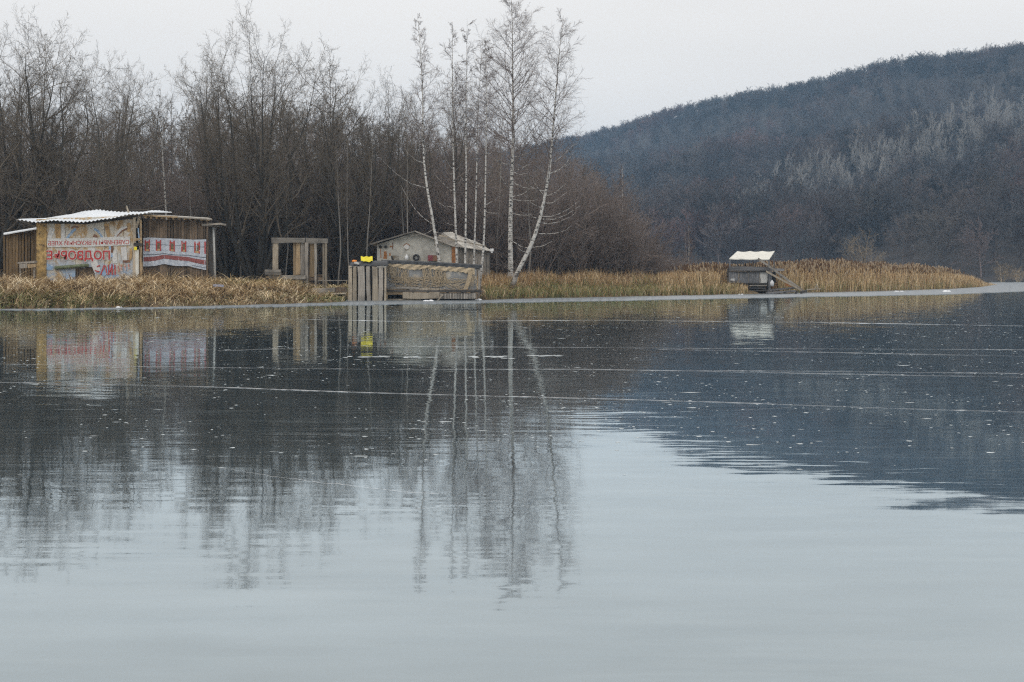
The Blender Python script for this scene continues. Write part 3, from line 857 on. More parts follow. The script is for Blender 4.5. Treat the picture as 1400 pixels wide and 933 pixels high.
hpx = 700 + F * hx / hy
Yb = hill_base(hpx); Yr = np.interp(hpx, RG[:, 0], RG[:, 2])
uu = (hy - Yb) / (Yr - Yb)
# the crest carries a closer row of smaller trees
cr_p = rng.uniform(420, 1700, 1500); cr_u = rng.uniform(.93, 1.04, 1500)
cx_, cy_, _ = hillz(cr_p, cr_u)
hx = np.concatenate([hx, cx_]); hy = np.concatenate([hy, cy_]); hpx = np.concatenate([hpx, cr_p]); uu = np.concatenate([uu, cr_u])
ok = ~((hpx > 1150) & (hpx < 1212) & (uu < .055)) & ~((hpx > 1348) & (hpx < 1410) & (uu < .02)) & (uu > .0015) & (uu < 1.08) & (hpx > 420) & (hpx < 1900)
hpx, uu, hx, hy = hpx[ok], uu[ok], hx[ok], hy[ok]
_, _, hz = hillz(hpx, uu)
n_ = len(hpx); print('hill trees', n_)
scatter('hillside_wood', np.stack([hx, hy, hz - .2], 1), rng.uniform(0, 6.28, n_), rng.uniform(.75, 1.25, n_) * np.clip(1.42 - uu * .75, .60, 1.2), rng.integers(0, 4, n_), hprot,
        'bare blue grey forest covering the whole hillside across the lake', 'forest')

def aspen(seed):
    rng = np.random.default_rng(seed)
    P0, R0 = stems(rng, 14, 2, 7, .20, 8, .03)
    R0 = np.maximum(R0, .05)
    P1, R1 = grow(rng, P0, R0, 14, .25, .97, .34, (18, 42), .10, .08, 4, .6, .05, .09, .5, .5)
    P2, R2 = grow(rng, P1, R1, 5, .2, 1, .45, (18, 45), .08, .12, 3, .6, .03, .04, .5, .4)
    P3, R3 = grow(rng, P2, R2, 4, .2, 1, .5, (18, 45), .08, .12, 2, .7, .022, .03, .5, .3)
    return tube_mesh('trunk', [(P0, R0, 5)], True), tube_mesh('crown', [(P1, R1, 3), (P2, R2, 3), (P3, R3, 3)])
for i in range(2):
    proto('aspen%d' % i, aspen(300 + i), M['aspen_twig'], M['aspen_twig'])
proto('willow', tree_broad(310, 12, 4, 30, .2, 14, 7, 5, (25, 60), .5, .03, .1, .02), M['bronze_twig'], M['bronze_twig'])
us = np.linspace(0, 1, 400)
def hill_at(px, py):
    x, Y, z = hillz(np.full(400, float(px)), us)
    yy = HOR - (z - CAMH) * F / Y
    i = int(np.abs(yy - py).argmin())
    return float(x[i]), float(Y[i]), float(z[i])
def on_hill(key, px, py, hpx_, name, label, cat, group=None, rz=0, wide=1):
    """px, py: foot of the tree on the slope; hpx_: its height in photo pixels"""
    x, Y, z = hill_at(px, py)
    tr, cr, ph = PROTO[key]
    e = empty(name, (x, Y, z - .3), label, cat, group)
    s = hpx_ * Y / F / ph
    e.scale = (s * wide, s * wide, s); e.rotation_euler = (0, 0, rz)
    for nm, me_ in (('trunk', tr), ('crown', cr)):
        o = bpy.data.objects.new(nm, me_); COL.objects.link(o); o.parent = e
rng = np.random.default_rng(9)
band = np.array([(1012, 325), (1040, 305), (1075, 300), (1110, 285), (1150, 268), (1200, 255), (1250, 240), (1300, 225), (1350, 212), (1400, 200), (1440, 190)], dtype=float)
for i in range(165):
    px = 1000 + 440 * ((i + rng.uniform(0, 1)) / 165)
    py = np.interp(px, band[:, 0], band[:, 1]) + rng.normal() * 17
    on_hill('aspen%d' % rng.integers(0, 2), px, py, rng.uniform(48, 70), 'aspen_tree', 'pale leafless aspen in the lower left part of the light band across the hillside' if px < 1150 else 'pale leafless aspen in the upper right part of the light band across the hillside', 'tree', 'pale aspens in the lower part of the band' if px < 1150 else 'pale aspens in the upper part of the band', rng.uniform(0, 6.28), .9)
for px, py, h_, lb in ((1338, 252, 42, 'pale branching tree standing out above the reddish trees low on the right hillside'), (1316, 272, 36, 'small pale tree just left of and below the other pale tree on the right hillside'),
                       (1118, 312, 60, 'pale tall tree on the lower slope left of the bronze willows'), (1064, 320, 55, 'pale tall tree on the lower slope above the white roofed hut')):
    on_hill('aspen1', px, py, h_, 'aspen_tree', lb, 'tree', None, px, .8)
on_hill('willow', 1178, 368, 62, 'willow_tree', 'larger bronze tinted willow at the foot of the hill behind the reeds', 'tree', None, .5, 1.15)
on_hill('willow', 1197, 372, 40, 'willow_tree', 'smaller bronze tinted willow in front of the larger one behind the reeds', 'tree', None, 2.5, .9)
on_hill('willow', 1370, 386, 32, 'willow_bush', 'grey brown bush on the far shore at the right edge', 'bush', None, 1.5, 1.6)
on_hill('willow', 1392, 386, 24, 'willow_bush', 'lower grey brown bush at the right edge of the far shore', 'bush', None, 4.5, 1.5)

# ---- understorey thicket
def shrub(seed, H=3.2, n=9, spread=30):
    rng = np.random.default_rng(seed)
    P0, R0 = stems(rng, H, n, spread, .028, 6, .08, .05)
    R0 = np.maximum(R0, .008)
    P1, R1 = grow(rng, P0, R0, 8, .15, .98, .4, (18, 50), .05, .14, 4, .7, .009, .016, .4, .5)
    P2, R2 = grow(rng, P1, R1, 5, .15, 1, .45, (20, 55), .04, .16, 3, .8, .008, .012, .5, .3)
    return tube_mesh('shrub_mesh', [(P0, R0, 4), (P1, R1, 3), (P2, R2, 3)])
sprot = [unlinked('shrub_%d' % i, shrub(400 + i, 3.2 + .6 * i, 8 + i, 24 + 5 * i), M['twig' if i < 2 else 'twig_brown']) for i in range(4)]
rng = np.random.default_rng(21)
pts = []
for _ in range(3200):
    px = rng.uniform(-320, 985); 
    Y = rng.uniform(90, 150) if rng.uniform() < .7 else rng.uniform(90, 108)
    if px > 690 and rng.uniform() < .65: continue
    if px > 860 and rng.uniform() < (px - 860) / 160: continue
    if 490 < px < 690 and Y < 93: continue
    if px > 720: Y = max(Y, float(shoreY(px)) + 13 + rng.uniform(0, 8))
    x = X(px, Y)
    pts.append((x, Y, float(groundz(x, Y)) - .1, rng.uniform(.7, 1.5) * np.interp(px, [700, 800, 860, 900, 985], [1, .9, .7, .38, .26]), rng.integers(0, 2) if px < 520 and rng.uniform() < .8 else rng.integers(2, 4)))
pts = np.array(pts)
scatter('thicket', pts[:, :3], rng.uniform(0, 6.28, len(pts)), pts[:, 3], pts[:, 4], sprot, 'tangled leafless undergrowth filling the wood between the trunks', 'undergrowth')
# young grove on the right whose thin stems close the wood to the lake side
for i, (px, Y, top) in enumerate(((790, 92, 232), (808, 95, 222), (822, 98, 236), (838, 95, 240), (856, 99, 258), (868, 97, 285), (776, 95, 215), (760, 92, 226), (884, 101, 318), (742, 94, 230))):
    place_tree('slim_c' if i % 2 else 'slim_b', px, Y, top, None, i * 1.3, 'bare_tree', 'young reddish brown bare tree at the lakeward edge of the wood right of the birches', 'tree', 'young trees right of the birches', 1.15)

# ------------------------------------------------------------------ grass and reeds
def blades(name, pos, h, lean, az, wid, cols, droop, label, cat, levels=3, side=None):
    n = len(pos)
    az2 = az + np.random.default_rng(3).uniform(-1, 1, n)
    ldir = np.stack([np.cos(az), np.sin(az), np.zeros(n)], 1)
    wdir = np.stack([np.cos(az2 + 1.57), np.sin(az2 + 1.57), np.zeros(n)], 1)
    wdir[:, 0] = np.where(np.abs(wdir[:, 0]) < .4, .6, wdir[:, 0])
    ts = np.linspace(0, 1, levels + 1)
    V = []
    for i, t in enumerate(ts):
        zz = h * (t - droop * t ** 2.2)
        hh = h * lean * t ** 1.5
        c = pos + ldir * hh[:, None]; c[:, 2] += zz
        if i < levels:
            w_ = (wid * (1 - .55 * t))[:, None]
            V += [c - wdir * w_ / 2, c + wdir * w_ / 2]
        else:
            V.append(c)
    nv = 2 * levels + 1
    A = np.stack(V, 1).reshape(-1, 3)
    b = (np.arange(n) * nv)[:, None]
    q = np.concatenate([b + np.array([[2 * i, 2 * i + 1, 2 * i + 3, 2 * i + 2]]) for i in range(levels - 1)], 0)
    t_ = b + np.array([[2 * levels - 2, 2 * levels - 1, 2 * levels]])
    C = np.repeat(cols, nv, axis=0)
    o = link(name, np_mesh(name, A, q, t_, False, C), M['grass'])
    return tag(o, label, cat, None, 'stuff')
rng = np.random.default_rng(41)
STRAW = np.array([(.62, .49, .30), (.54, .405, .235), (.76, .65, .46), (.31, .21, .115), (.16, .105, .062), (.58, .44, .26)])
RUST = np.array([(.46, .31, .155), (.39, .245, .115), (.53, .385, .21), (.31, .195, .10), (.23, .155, .095)])
GREEN = np.array([(.20, .22, .085), (.27, .27, .12), (.15, .18, .07), (.34, .30, .15)])
def pick(tab, n):
    return tab[rng.integers(0, len(tab), n)] * rng.uniform(.75, 1.2, (n, 1))
def at_d(px, d):
    Y = shoreY(px) + d
    x = (px - 700) * Y / F
    return x, Y
def clump_noise(x, y):
    return np.sin(x * 2.1 + np.sin(y * 1.7) * 1.5) * np.sin(y * 1.9 + x * .6) 
# left bank straw, in leaning tufts
nt_ = 5000
tpx = rng.uniform(-330, 700, nt_); td = rng.uniform(0.05, 1, nt_) ** 1.35 * 15
tx, ty = at_d(tpx, td)
keep = ~((tpx > 475) & (tpx < 665) & (td < 6) & (ty < 79)) & ~((tpx > 428) & (tpx < 478) & (td > 1.9) & (td < 4.6))
keep &= ~((tpx > 360) & (tpx < 450) & (ty > 72.0) & (rng.uniform(0, 1, nt_) < .75))
tx, ty, td, tpx = tx[keep], ty[keep], td[keep], tpx[keep]
nb = 26
bx_ = np.repeat(tx, nb) + rng.normal(size=len(tx) * nb) * .16
by_ = np.repeat(ty, nb) + rng.normal(size=len(tx) * nb) * .16
dd = np.repeat(td, nb); pp = np.repeat(tpx, nb)
n_ = len(bx_)
taz = np.repeat(rng.uniform(0, 6.28, len(tx)), nb) + rng.normal(size=n_) * .7
tall = np.repeat(rng.uniform(.3, 1.3, len(tx)) * (1 + .35 * clump_noise(tx * .8, ty * .8)), nb)
hh = tall * rng.uniform(.4, .85, n_) * np.clip(.45 + dd / 2.6, .4, 1.05) * np.where((pp > 185) & (pp < 300), np.interp(dd, [0, 5, 9, 15], [1, 1, .95, .8]), np.interp(dd, [0, 5, 9, 15], [1, .95, .6, .5])) * np.interp(pp, [-300, 20, 60, 330, 480, 700], [1.2, 1.15, .95, .95, .7, .7])
ctuft = np.repeat(pick(STRAW, len(tx)), nb, 0)
cc = np.where(rng.uniform(0, 1, (n_, 1)) < .55, ctuft, pick(STRAW, n_))
gm = (dd < 1.6) & (rng.uniform(0, 1, n_) < .6) & ((pp < 190) | (pp > 410) | (rng.uniform(0, 1, n_) < .25))
gm |= (pp > 300) & (dd > 4) & (rng.uniform(0, 1, n_) < .45)
cc[gm] = pick(GREEN, int(gm.sum()))
hh[gm] *= .8
pos = np.stack([bx_, by_, groundz(bx_, by_) - .02], 1)
blades('dry_grass', pos, hh, rng.uniform(.35, 1.5, n_), taz, rng.uniform(.014, .042, n_), cc, rng.uniform(.2, .9, n_), 'tangled straw coloured dead grass covering the left bank by the sheds', 'grass')
# right bank: rusty grass behind, green in front
n_ = 42000
pp = rng.uniform(640, 1010, n_); dd = rng.uniform(.02, 1, n_) ** 1.3 * 16
x_, y_ = at_d(pp, dd)
k_ = ~((pp < 664) & (dd < 5))
pp, dd, x_, y_ = pp[k_], dd[k_], x_[k_], y_[k_]; n_ = len(pp)
cl = .75 + .35 * clump_noise(x_ * .6, y_ * .6)
hh = np.where(dd < 3.0, rng.uniform(.25, .6, n_), rng.uniform(.5, 1.15, n_) * cl * np.interp(pp, [640, 800, 1000], [.95, 1.2, 1.35]))
cc = pick(RUST, n_)
st_ = rng.uniform(0, 1, n_) < np.interp(pp, [640, 1000], [.25, .6]); cc[st_] = pick(STRAW, int(st_.sum()))
gm = (dd < 3.4) & (rng.uniform(0, 1, n_) < .62); cc[gm] = pick(GREEN, int(gm.sum()))
pos = np.stack([x_, y_, groundz(x_, y_) - .02], 1)
blades('bank_grass', pos, hh, rng.uniform(.1, .6, n_), rng.uniform(0, 6.28, n_), rng.uniform(.015, .034, n_), cc, rng.uniform(.02, .4, n_), 'rusty brown grass with a green fringe along the bank right of the birches', 'grass')
# reed bed on the spit
n_ = 46000
pp = rng.uniform(900, 1362, n_); thk = np.interp(pp, [900, 1000, 1100, 1250, 1350], [20, 20, 20, 18, 4])
dd = rng.uniform(.0, 1, n_) ** 1.2 * thk
x_, y_ = at_d(pp, dd)
ends = np.interp(pp, [900, 960, 1080, 1200, 1290, 1330, 1362], [.55, .7, 1, 1, .85, .55, .35])
hut = (pp > 990) & (pp < 1062) & (dd < 3.2)
hh = np.where(dd < 2.2, rng.uniform(.4, 1.3, n_), rng.uniform(1.25, 2.1, n_)) * ends * (1 + .10 * np.sin(x_ * .8) * np.sin(x_ * .27 + 1) + .10 * np.sin(x_ * 2.3 + y_) * np.sin(y_ * 1.7))
hh = np.where((pp > 984) & (pp < 1064) & (dd < 4.2), np.minimum(hh, rng.uniform(.25, .62, n_)), hh)
k_ = ~(hut & (pp > 1022)); pp, dd, x_, y_, hh = pp[k_], dd[k_], x_[k_], y_[k_], hh[k_]; n_ = len(pp)
cc = pick(STRAW, n_) * np.array([1.0, .965, .92]) * 1.18
dk = rng.uniform(0, 1, n_) < .25; cc[dk] = pick(RUST, int(dk.sum()))
gm = (dd < 2.6) & (rng.uniform(0, 1, n_) < .4); cc[gm] = pick(GREEN, int(gm.sum())); hh[gm] *= .7
pos = np.stack([x_, y_, groundz(x_, y_) - .05], 1)
raz = rng.uniform(0, 6.28, n_); rl = np.where(rng.uniform(0, 1, n_) < .15, rng.uniform(.25, .75, n_), rng.uniform(.02, .22, n_))
blades('reed_bed', pos, hh, rl, raz, rng.uniform(.018, .035, n_), cc, rng.uniform(0, .12, n_), 'tall straw coloured reeds crowding the spit right of the hut', 'reeds')
# feathery and dark seed heads of the reeds
sel = np.where((hh > 1.3) & (rng.uniform(0, 1, n_) < .25))[0]
hp_ = pos[sel].copy(); hp_[:, 0] += np.cos(raz[sel]) * hh[sel] * rl[sel] * .9; hp_[:, 1] += np.sin(raz[sel]) * hh[sel] * rl[sel] * .9
hp_[:, 2] += hh[sel] * .86
hc = np.where(rng.uniform(0, 1, (len(sel), 1)) < .5, np.array([[.13, .075, .04]]), np.array([[.36, .28, .19]])) * rng.uniform(.8, 1.2, (len(sel), 1))
V = []; 
ang = 2 * math.pi * np.arange(4) / 4
for t, rr_ in ((0, .012), (.3, .035), (.8, .028), (1, .004)):
    for a in ang:
        V.append(hp_ + np.array([math.cos(a) * rr_, math.sin(a) * rr_, t * .26]))
A = np.stack(V, 1).reshape(-1, 3)
b = (np.arange(len(sel)) * 16)[:, None]
q = np.concatenate([b + np.array([[i * 4 + k, i * 4 + (k + 1) % 4, i * 4 + 4 + (k + 1) % 4, i * 4 + 4 + k]]) for i in range(3) for k in range(4)], 0)
tag(link('reed_heads', np_mesh('reed_heads', A, q, None, False, np.repeat(hc, 16, 0)), M['grass']), 'brown seed heads along the top of the reed bed', 'reeds', None, 'stuff')

# ------------------------------------------------------------------ painted shed and plank shed
def gz(px, Y): return float(groundz(X(px, Y), Y))
YS = 69.0
# -- mural wall shed
def mural_mat():
    m, t, b = mat('peeling_mural_boards')
    v = pos_scaled(t, (1, 1, 1))
    big = noise(t, pos_scaled(t, (1.3, .3, .8)), 1.15, 3, .55)
    c = ramp(t, [(.30, (.60, .58, .53)), (.42, (.56, .53, .46)), (.50, (.47, .31, .14)), (.56, (.58, .55, .49)), (.66, (.40, .27, .13)), (.78, (.17, .10, .07))], big.outputs['Fac'])
    g = N(t, 'ShaderNodeNewGeometry'); s = N(t, 'ShaderNodeSeparateXYZ'); t.links.new(g.outputs['Position'], s.inputs[0])
    bl = noise(t, pos_scaled(t, (1.1, .3, 1.4)), 1.3, 3, .6)
    low = mapr(t, s.outputs['Z'], 2.6, 1.3)
    f = N(t, 'ShaderNodeMath', operation='MULTIPLY'); t.links.new(low, f.inputs[0])
    t.links.new(ramp(t, [(.40, (0, 0, 0)), (.50, (1, 1, 1))], bl.outputs['Fac']), f.inputs[1])
    c = mixc(t, f.outputs[0], c, (.34, .46, .62))
    fl = noise(t, v, 7.0, 5, .65)
    c = mixc(t, ramp(t, [(.56, (0, 0, 0)), (.64, (.85, .85, .85))], fl.outputs['Fac']), c, (.62, .60, .56))
    fd = noise(t, pos_scaled(t, (3, 1, 9)), 1.6, 4, .6)
    c = mixc(t, ramp(t, [(.63, (0, 0, 0)), (.70, (.8, .8, .8))], fd.outputs['Fac']), c, (.13, .09, .06))
    t.links.new(c, b.inputs['Base Color']); b.inputs['Roughness'].default_value = .85
    return m
M['mural'] = mural_mat()
base_px = 118
E = empty('painted_shed', (X(base_px, YS), YS, gz(base_px, YS)), 'shed with a faded red lettered mural on its front and a wavy white tin roof', 'shed')
FY = YS
zb = gz(118, YS) - .3
D1 = 3.4
def wallbox(mb, px0, px1, y0, y1, Yf, depth):
    x0, x1 = X(px0, Yf), X(px1, Yf)
    z0 = Z(y1, Yf) if y1 is not None else zb
    z1 = Z(y0, Yf)
    mb.box(((x0 + x1) / 2, Yf + depth / 2, (z0 + z1) / 2), (abs(x1 - x0), depth, z1 - z0))
mb = MB(); wallbox(mb, 50, 63.5, 300, None, FY - .06, .36); mb.build('corner_post', M['ochre_plaster'], E)
# mural: ten boards side by side, each its own piece
edges = [63.5 + (182.5 - 63.5) * i / 9 for i in range(10)]
rng_ = random.Random(8)
tops = np.interp(edges, [50, 100, 163, 184], [298, 298, 296, 294])
for i in range(9):
    bot = None if not (3 <= i <= 4) else 366 + rng_.uniform(-1, 1)
    mb = MB(); a = .03
    x0, x1 = X(edges[i], FY), X(edges[i + 1], FY)
    z0 = zb if bot is None else Z(bot, FY)
    z1 = Z((tops[i] + tops[i + 1]) / 2, FY)
    mb.box(((x0 + x1) / 2, FY + rng_.uniform(.02, .03), (z0 + z1) / 2), (x1 - x0 - .012, .05, z1 - z0), None, .004, rng_)
    mb.build('mural_panel', M['mural'], E)
mb = MB(); wallbox(mb, 54, 181, 300, None, FY + .09, .08); wallbox(mb, 52, 52 + 3, 302, None, FY + D1, .1)
x0, x1 = X(53, FY), X(183, FY)
mb.box((x0 + .05, FY + D1 / 2 + .2, (zb + Z(302, FY)) / 2), (.1, D1, Z(302, FY) - zb))
mb.box((x1 - .10, FY + D1 / 2 + .2, (zb + Z(300, FY)) / 2), (.1, D1, Z(300, FY) - zb))
mb.build('inner_wall', M['wood_brown'], E)
# painted figures on the mural (flat paint, a few millimetres proud of the boards)
def flat(name, parent, pts, Yf, m_, proud):
    mb = MB()
    vs = [P(a, b, Yf) + Vector((0, -proud, 0)) for a, b in pts]
    mb.add(vs, [tuple(range(len(vs)))])
    return mb.build(name, m_, parent)
def stroke(pts, w0, w1):
    pts = [Vector((a, b)) for a, b in pts]
    L_, R_ = [], []
    for i, p in enumerate(pts):
        t = (pts[min(i + 1, len(pts) - 1)] - pts[max(i - 1, 0)]).normalized()
        n_ = Vector((-t.y, t.x)); w_ = w0 + (w1 - w0) * i / (len(pts) - 1)
        L_.append(p + n_ * w_ / 2); R_.append(p - n_ * w_ / 2)
    return [tuple(p) for p in L_] + [tuple(p) for p in R_[::-1]]
painted = [
    ('blue_paint', stroke([(91, 328), (95, 322), (99, 317), (104, 313)], 3.2, 3.6)), ('blue_paint', stroke([(129, 313), (134, 316), (138, 321), (141, 328)], 3.6, 3)),
    ('white_paint', stroke([(66, 334), (69, 322), (72, 312)], 5, 8)), ('tan_paint', stroke([(79, 305), (79.5, 318), (80, 328)], 8, 6.5)), ('white_paint', stroke([(86, 306), (87, 318), (86, 327)], 4, 5)),
    ('brown_paint', stroke([(98, 312), (102, 310), (107, 311)], 2, 2.5)), ('tan_paint', stroke([(146, 306), (147, 316), (149, 325)], 7, 3)), ('brown_paint', stroke([(128, 322), (132, 324), (134, 328)], 4, 3)),
    ('white_paint', stroke([(156, 332), (160, 322), (166, 314), (174, 311)], 7, 4)), ('brown_paint', stroke([(160, 324), (167, 316), (176, 312)], 1.6, 2.4)), ('tan_paint', stroke([(176.5, 305), (177, 312), (176, 317)], 4, 5)),
    ('white_paint', stroke([(156, 342), (157, 352), (158, 360)], 7, 6)), ('white_paint', stroke([(169, 338), (170, 348), (171, 357)], 8, 7)), ('brown_paint', stroke([(168, 357.5), (173, 357.8), (178, 357)], 3, 3.5)), ('tan_paint', stroke([(179, 340), (179.5, 348), (178, 356)], 3, 3.5)),
    ('white_paint', stroke([(125, 340), (127, 350), (130, 362), (134, 372)], 10, 9)), ('blue_paint', stroke([(151.5, 329), (151.5, 340), (152, 352)], 5, 5)), ('blue_paint', stroke([(62, 364), (68, 366), (73, 366)], 9, 7)), ('blue_paint', stroke([(140, 376), (148, 370), (156, 362)], 6, 8)),
    ('tan_paint', stroke([(96, 338), (101, 339), (106, 341)], 3, 2)), ('brown_paint', stroke([(153, 334), (154, 340), (153, 346)], 3, 3.6)),
]
for i, (mm, pts) in enumerate(painted):
    flat('painted_figure', E, pts, FY, M[mm], .010 + .0012 * i)
flat('lettering_strip', E, [(65, 326.3), (110, 325.8), (178, 323.5), (178.3, 335.5), (110, 338), (65, 338)], FY, M['white_paint'], .040)

def lettering(text, parent, px0, px1, pyt, pyb, Yf, m_, proud, bold=0.0, slope=0.0, name='letter'):
    """flat painted letters, running mirror-wise across the wall as they read in the photograph"""
    def glyphs(s_):
        cu = bpy.data.curves.new('letters', 'FONT'); cu.body = s_; cu.size = 1.0; cu.offset = bold; cu.resolution_u = 3
        tmp = bpy.data.objects.new('letters', cu); COL.objects.link(tmp)
        dg = bpy.context.evaluated_depsgraph_get(); dg.update()
        me_ = bpy.data.meshes.new_from_object(tmp.evaluated_get(dg)); bpy.data.objects.remove(tmp)
        a = np.empty(len(me_.vertices) * 3, dtype=np.float32); me_.vertices.foreach_get('co', a)
        return me_, a.reshape(-1, 3)
    _, fa = glyphs(text)
    lo_, hi_ = fa.min(0), fa.max(0)
    for i, ch in enumerate(text):
        if ch == ' ': continue
        _, pa = glyphs(text[:i + 1]); me_, a = glyphs(ch)
        a = a.copy(); a[:, 0] += pa[:, 0].max() - a[:, 0].max()
        u = 1 - (a[:, 0] - lo_[0]) / (hi_[0] - lo_[0]); v = (a[:, 1] - lo_[1]) / (hi_[1] - lo_[1])
        px = px0 + (px1 - px0) * u
        py = pyb + (pyt - pyb) * v + slope * u
        out = np.stack([X(px, Yf), np.full(len(a), Yf - proud), CAMH - (py - HOR) * Yf / F], 1) - np.array(parent.location)
        me_.vertices.foreach_set('co', out.astype(np.float32).ravel())
        me_.flip_normals(); me_.update(); me_.materials.clear()
        link(name, me_, m_, parent)
lettering('СУВЕНИРЫ И ВКУСНЫЙ ХЛЕБ', E, 66.5, 177, 328.4, 336.0, FY, M['red_text'], .046, .012, -1.8)
lettering('ПОДВОРЬЕ', E, 63.2, 152, 341.6, 358.8, FY, M['white_paint'], .042, .07, 0, 'letter_outline')
lettering('ПОДВОРЬЕ', E, 64.2, 151, 342.6, 357.8, FY, M['red_text'], .047, .030)
for k_, (a, b, c, d) in enumerate(((133, 365, 137, 363), (130, 370, 136, 372), (138, 376, 143, 363), (144, 363, 147, 376), (149, 362, 149.5, 376), (153.5, 361, 154, 376), (150, 374, 154, 363), (157.5, 362, 158, 376), (162, 363, 163, 372), (166, 362, 166.5, 371), (171, 361, 172, 370), (176, 361, 177, 368))):
    flat('letter', E, stroke([(a, b), ((a + c) / 2, (b + d) / 2), (c, d)], 1.5, 1.8), FY, M['red_text' if k_ < 8 else 'faded_red'], .046 + .0006 * k_)
# low opening under a round pole, with a dark recess boarded behind
mb = MB(); mb.tube([P(75, 366.5, FY - .12), P(98, 364.8, FY - .12), P(121, 362.8, FY - .12)], [.085, .085, .08], 9); mb.build('round_rail', M['green_pipe'], E, True)
for i in range(4):
    a = 99 + i * 5.4
    board('plank', E, (X(a, FY) + 0, FY + .07, zb), (X(a, FY), FY + .07, Z(366, FY)), .18, .03, M['wood_brown'])
# wavy tin roof: five sheets lapped over each other
def roof_front(px): return np.interp(px, [21.7, 47.5, 57, 76, 90, 106, 118, 129, 146, 163, 179, 205], [300.4, 303.4, 303.6, 301.6, 302.4, 303.8, 303.2, 302.4, 299.4, 296, 293.6, 291.2])
def roof_back(px): return np.interp(px, [21.7, 40, 60, 80, 97.7, 115, 140, 163, 176, 190, 205], [299.2, 296.5, 293.3, 289.5, 286.6, 289.6, 290.6, 290.2, 288.7, 289.2, 290.6])
seg = [21.7, 52, 84, 116, 147, 171, 205]
for k in range(len(seg) - 1):
    mb = MB(); grid = []
    pxs_ = np.arange(seg[k] - (1.2 if k else 0), seg[k + 1] + .01, .45)
    lift = .012 * (k % 2)
    for j in range(8):
        t = j / 7
        row = []
        for p_ in pxs_:
            Yf, Yb_ = FY - .75, FY + D1 + .3
            pf = P(p_, roof_front(p_), Yf); pb = Vector((X(p_, Yf) + .0, Yb_, Z(roof_back(p_), Yb_)))
            q_ = pf.lerp(pb, t)
            q_.z += lift + .028 * math.sin(q_.x * 2 * math.pi / .19) + .012 * math.sin(q_.x * 5 + t * 4)
            row.append(q_)
        grid.append(row)
    mb.sheet(grid, (0, 0, -.008))
    mb.build('roof_sheet', M['tin'], E, False)
for (a, b) in ((52, 182),):
    mb = MB(); mb.bar(P(a, 304.0, FY - .05), P(118, 305.0, FY - .05), .12, .12); mb.bar(P(118.3, 305.0, FY - .05), P(b + 3, 297.0, FY - .05), .12, .12)
    mb.build('eave_beam', M['wood_dark'], E)
mb = MB(); mb.tube([P(176, 291, FY + 1), P(173, 281.5, FY + 1)], [.05, .035], 6); mb.build('roof_pole', M['wood_pale'], E)
# jumble of boards and rags at the right corner of the shed
for (a, b, c, d, wd, mm) in ((184, 298, 183.5, 382, .15, 'wood_pale'), (191, 296, 186.5, 312, .13, 'wood_pale'), (187.5, 342, 188, 380, .16, 'canvas'), (192.6, 300, 193, 384, .12, 'wood_tan'), (183, 328, 194, 327, .12, 'wood_tan'), (183, 334, 194, 335, .14, 'wood_dark'), (189, 312, 190.5, 330, .06, 'blue_paint'), (190, 330, 196, 372, .05, 'wood_tan')):
    board('board', E, P(a, b, FY - .10 - .006 * a % .05), P(c, d, FY - .10 - .006 * a % .05), wd, .03, M[mm])
mb = MB(); mb.box(P(185.5, 340, FY - .18), (.13, .06, .16)); mb.build('yellow_rag', M['yellow'], E)
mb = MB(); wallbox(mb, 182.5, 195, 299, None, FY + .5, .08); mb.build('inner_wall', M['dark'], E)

# -- lean-to of ochre boards on the left
L_ = empty('lean_to', (X(28, YS + 2), YS + 2, gz(28, YS + 2)), 'low lean-to of ochre vertical boards left of the painted shed', 'shed')
YL = YS + 2
for i, a in enumerate(np.arange(6, 51, 4.3)):
    tp = np.interp(a, [6, 50], [321, 313.5]) + rng_.uniform(0, 1.5)
    board('plank', L_, (X(a, YL) + rng_.uniform(-.02, .02), YL + rng_.uniform(0, .02), gz(28, YL) - .3), P(a, tp, YL), .135 + rng_.uniform(-.02, .02), .035, M['wood_ochre'])
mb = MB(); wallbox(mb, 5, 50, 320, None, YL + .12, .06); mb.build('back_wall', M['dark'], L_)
mb = MB(); mb.sheet([[P(5, 320.3, YL - .35), P(27, 316.3, YL - .35), P(51, 312.4, YL - .35)], [P(5, 318.6, YL + 2.4), P(27, 314.8, YL + 2.4), P(51, 311, YL + 2.4)]], (0, 0, -.05)); mb.build('roof', M['tin'], L_)
Bn = empty('plank_bench', P(39, 366, YS - .8), 'grey plank bench standing against the ochre lean-to', 'bench')
board('seat', Bn, P(26, 360, YS - .8), P(49, 358.5, YS - .8), .10, .4, M['wood_grey'])
board('board', Bn, P(27, 364, YS - 1.0), P(37, 363.6, YS - 1.0), .2, .03, M['wood_grey'])
board('board', Bn, P(38, 364.4, YS - 1.0), P(49, 363, YS - 1.0), .18, .03, M['wood_tan'])
for a in (28, 47): board('leg', Bn, P(a, 360, YS - .8), (X(a, YS - .8), YS - .8, gz(a, YS - .8) - .15), .08, .08, M['wood_grey'])

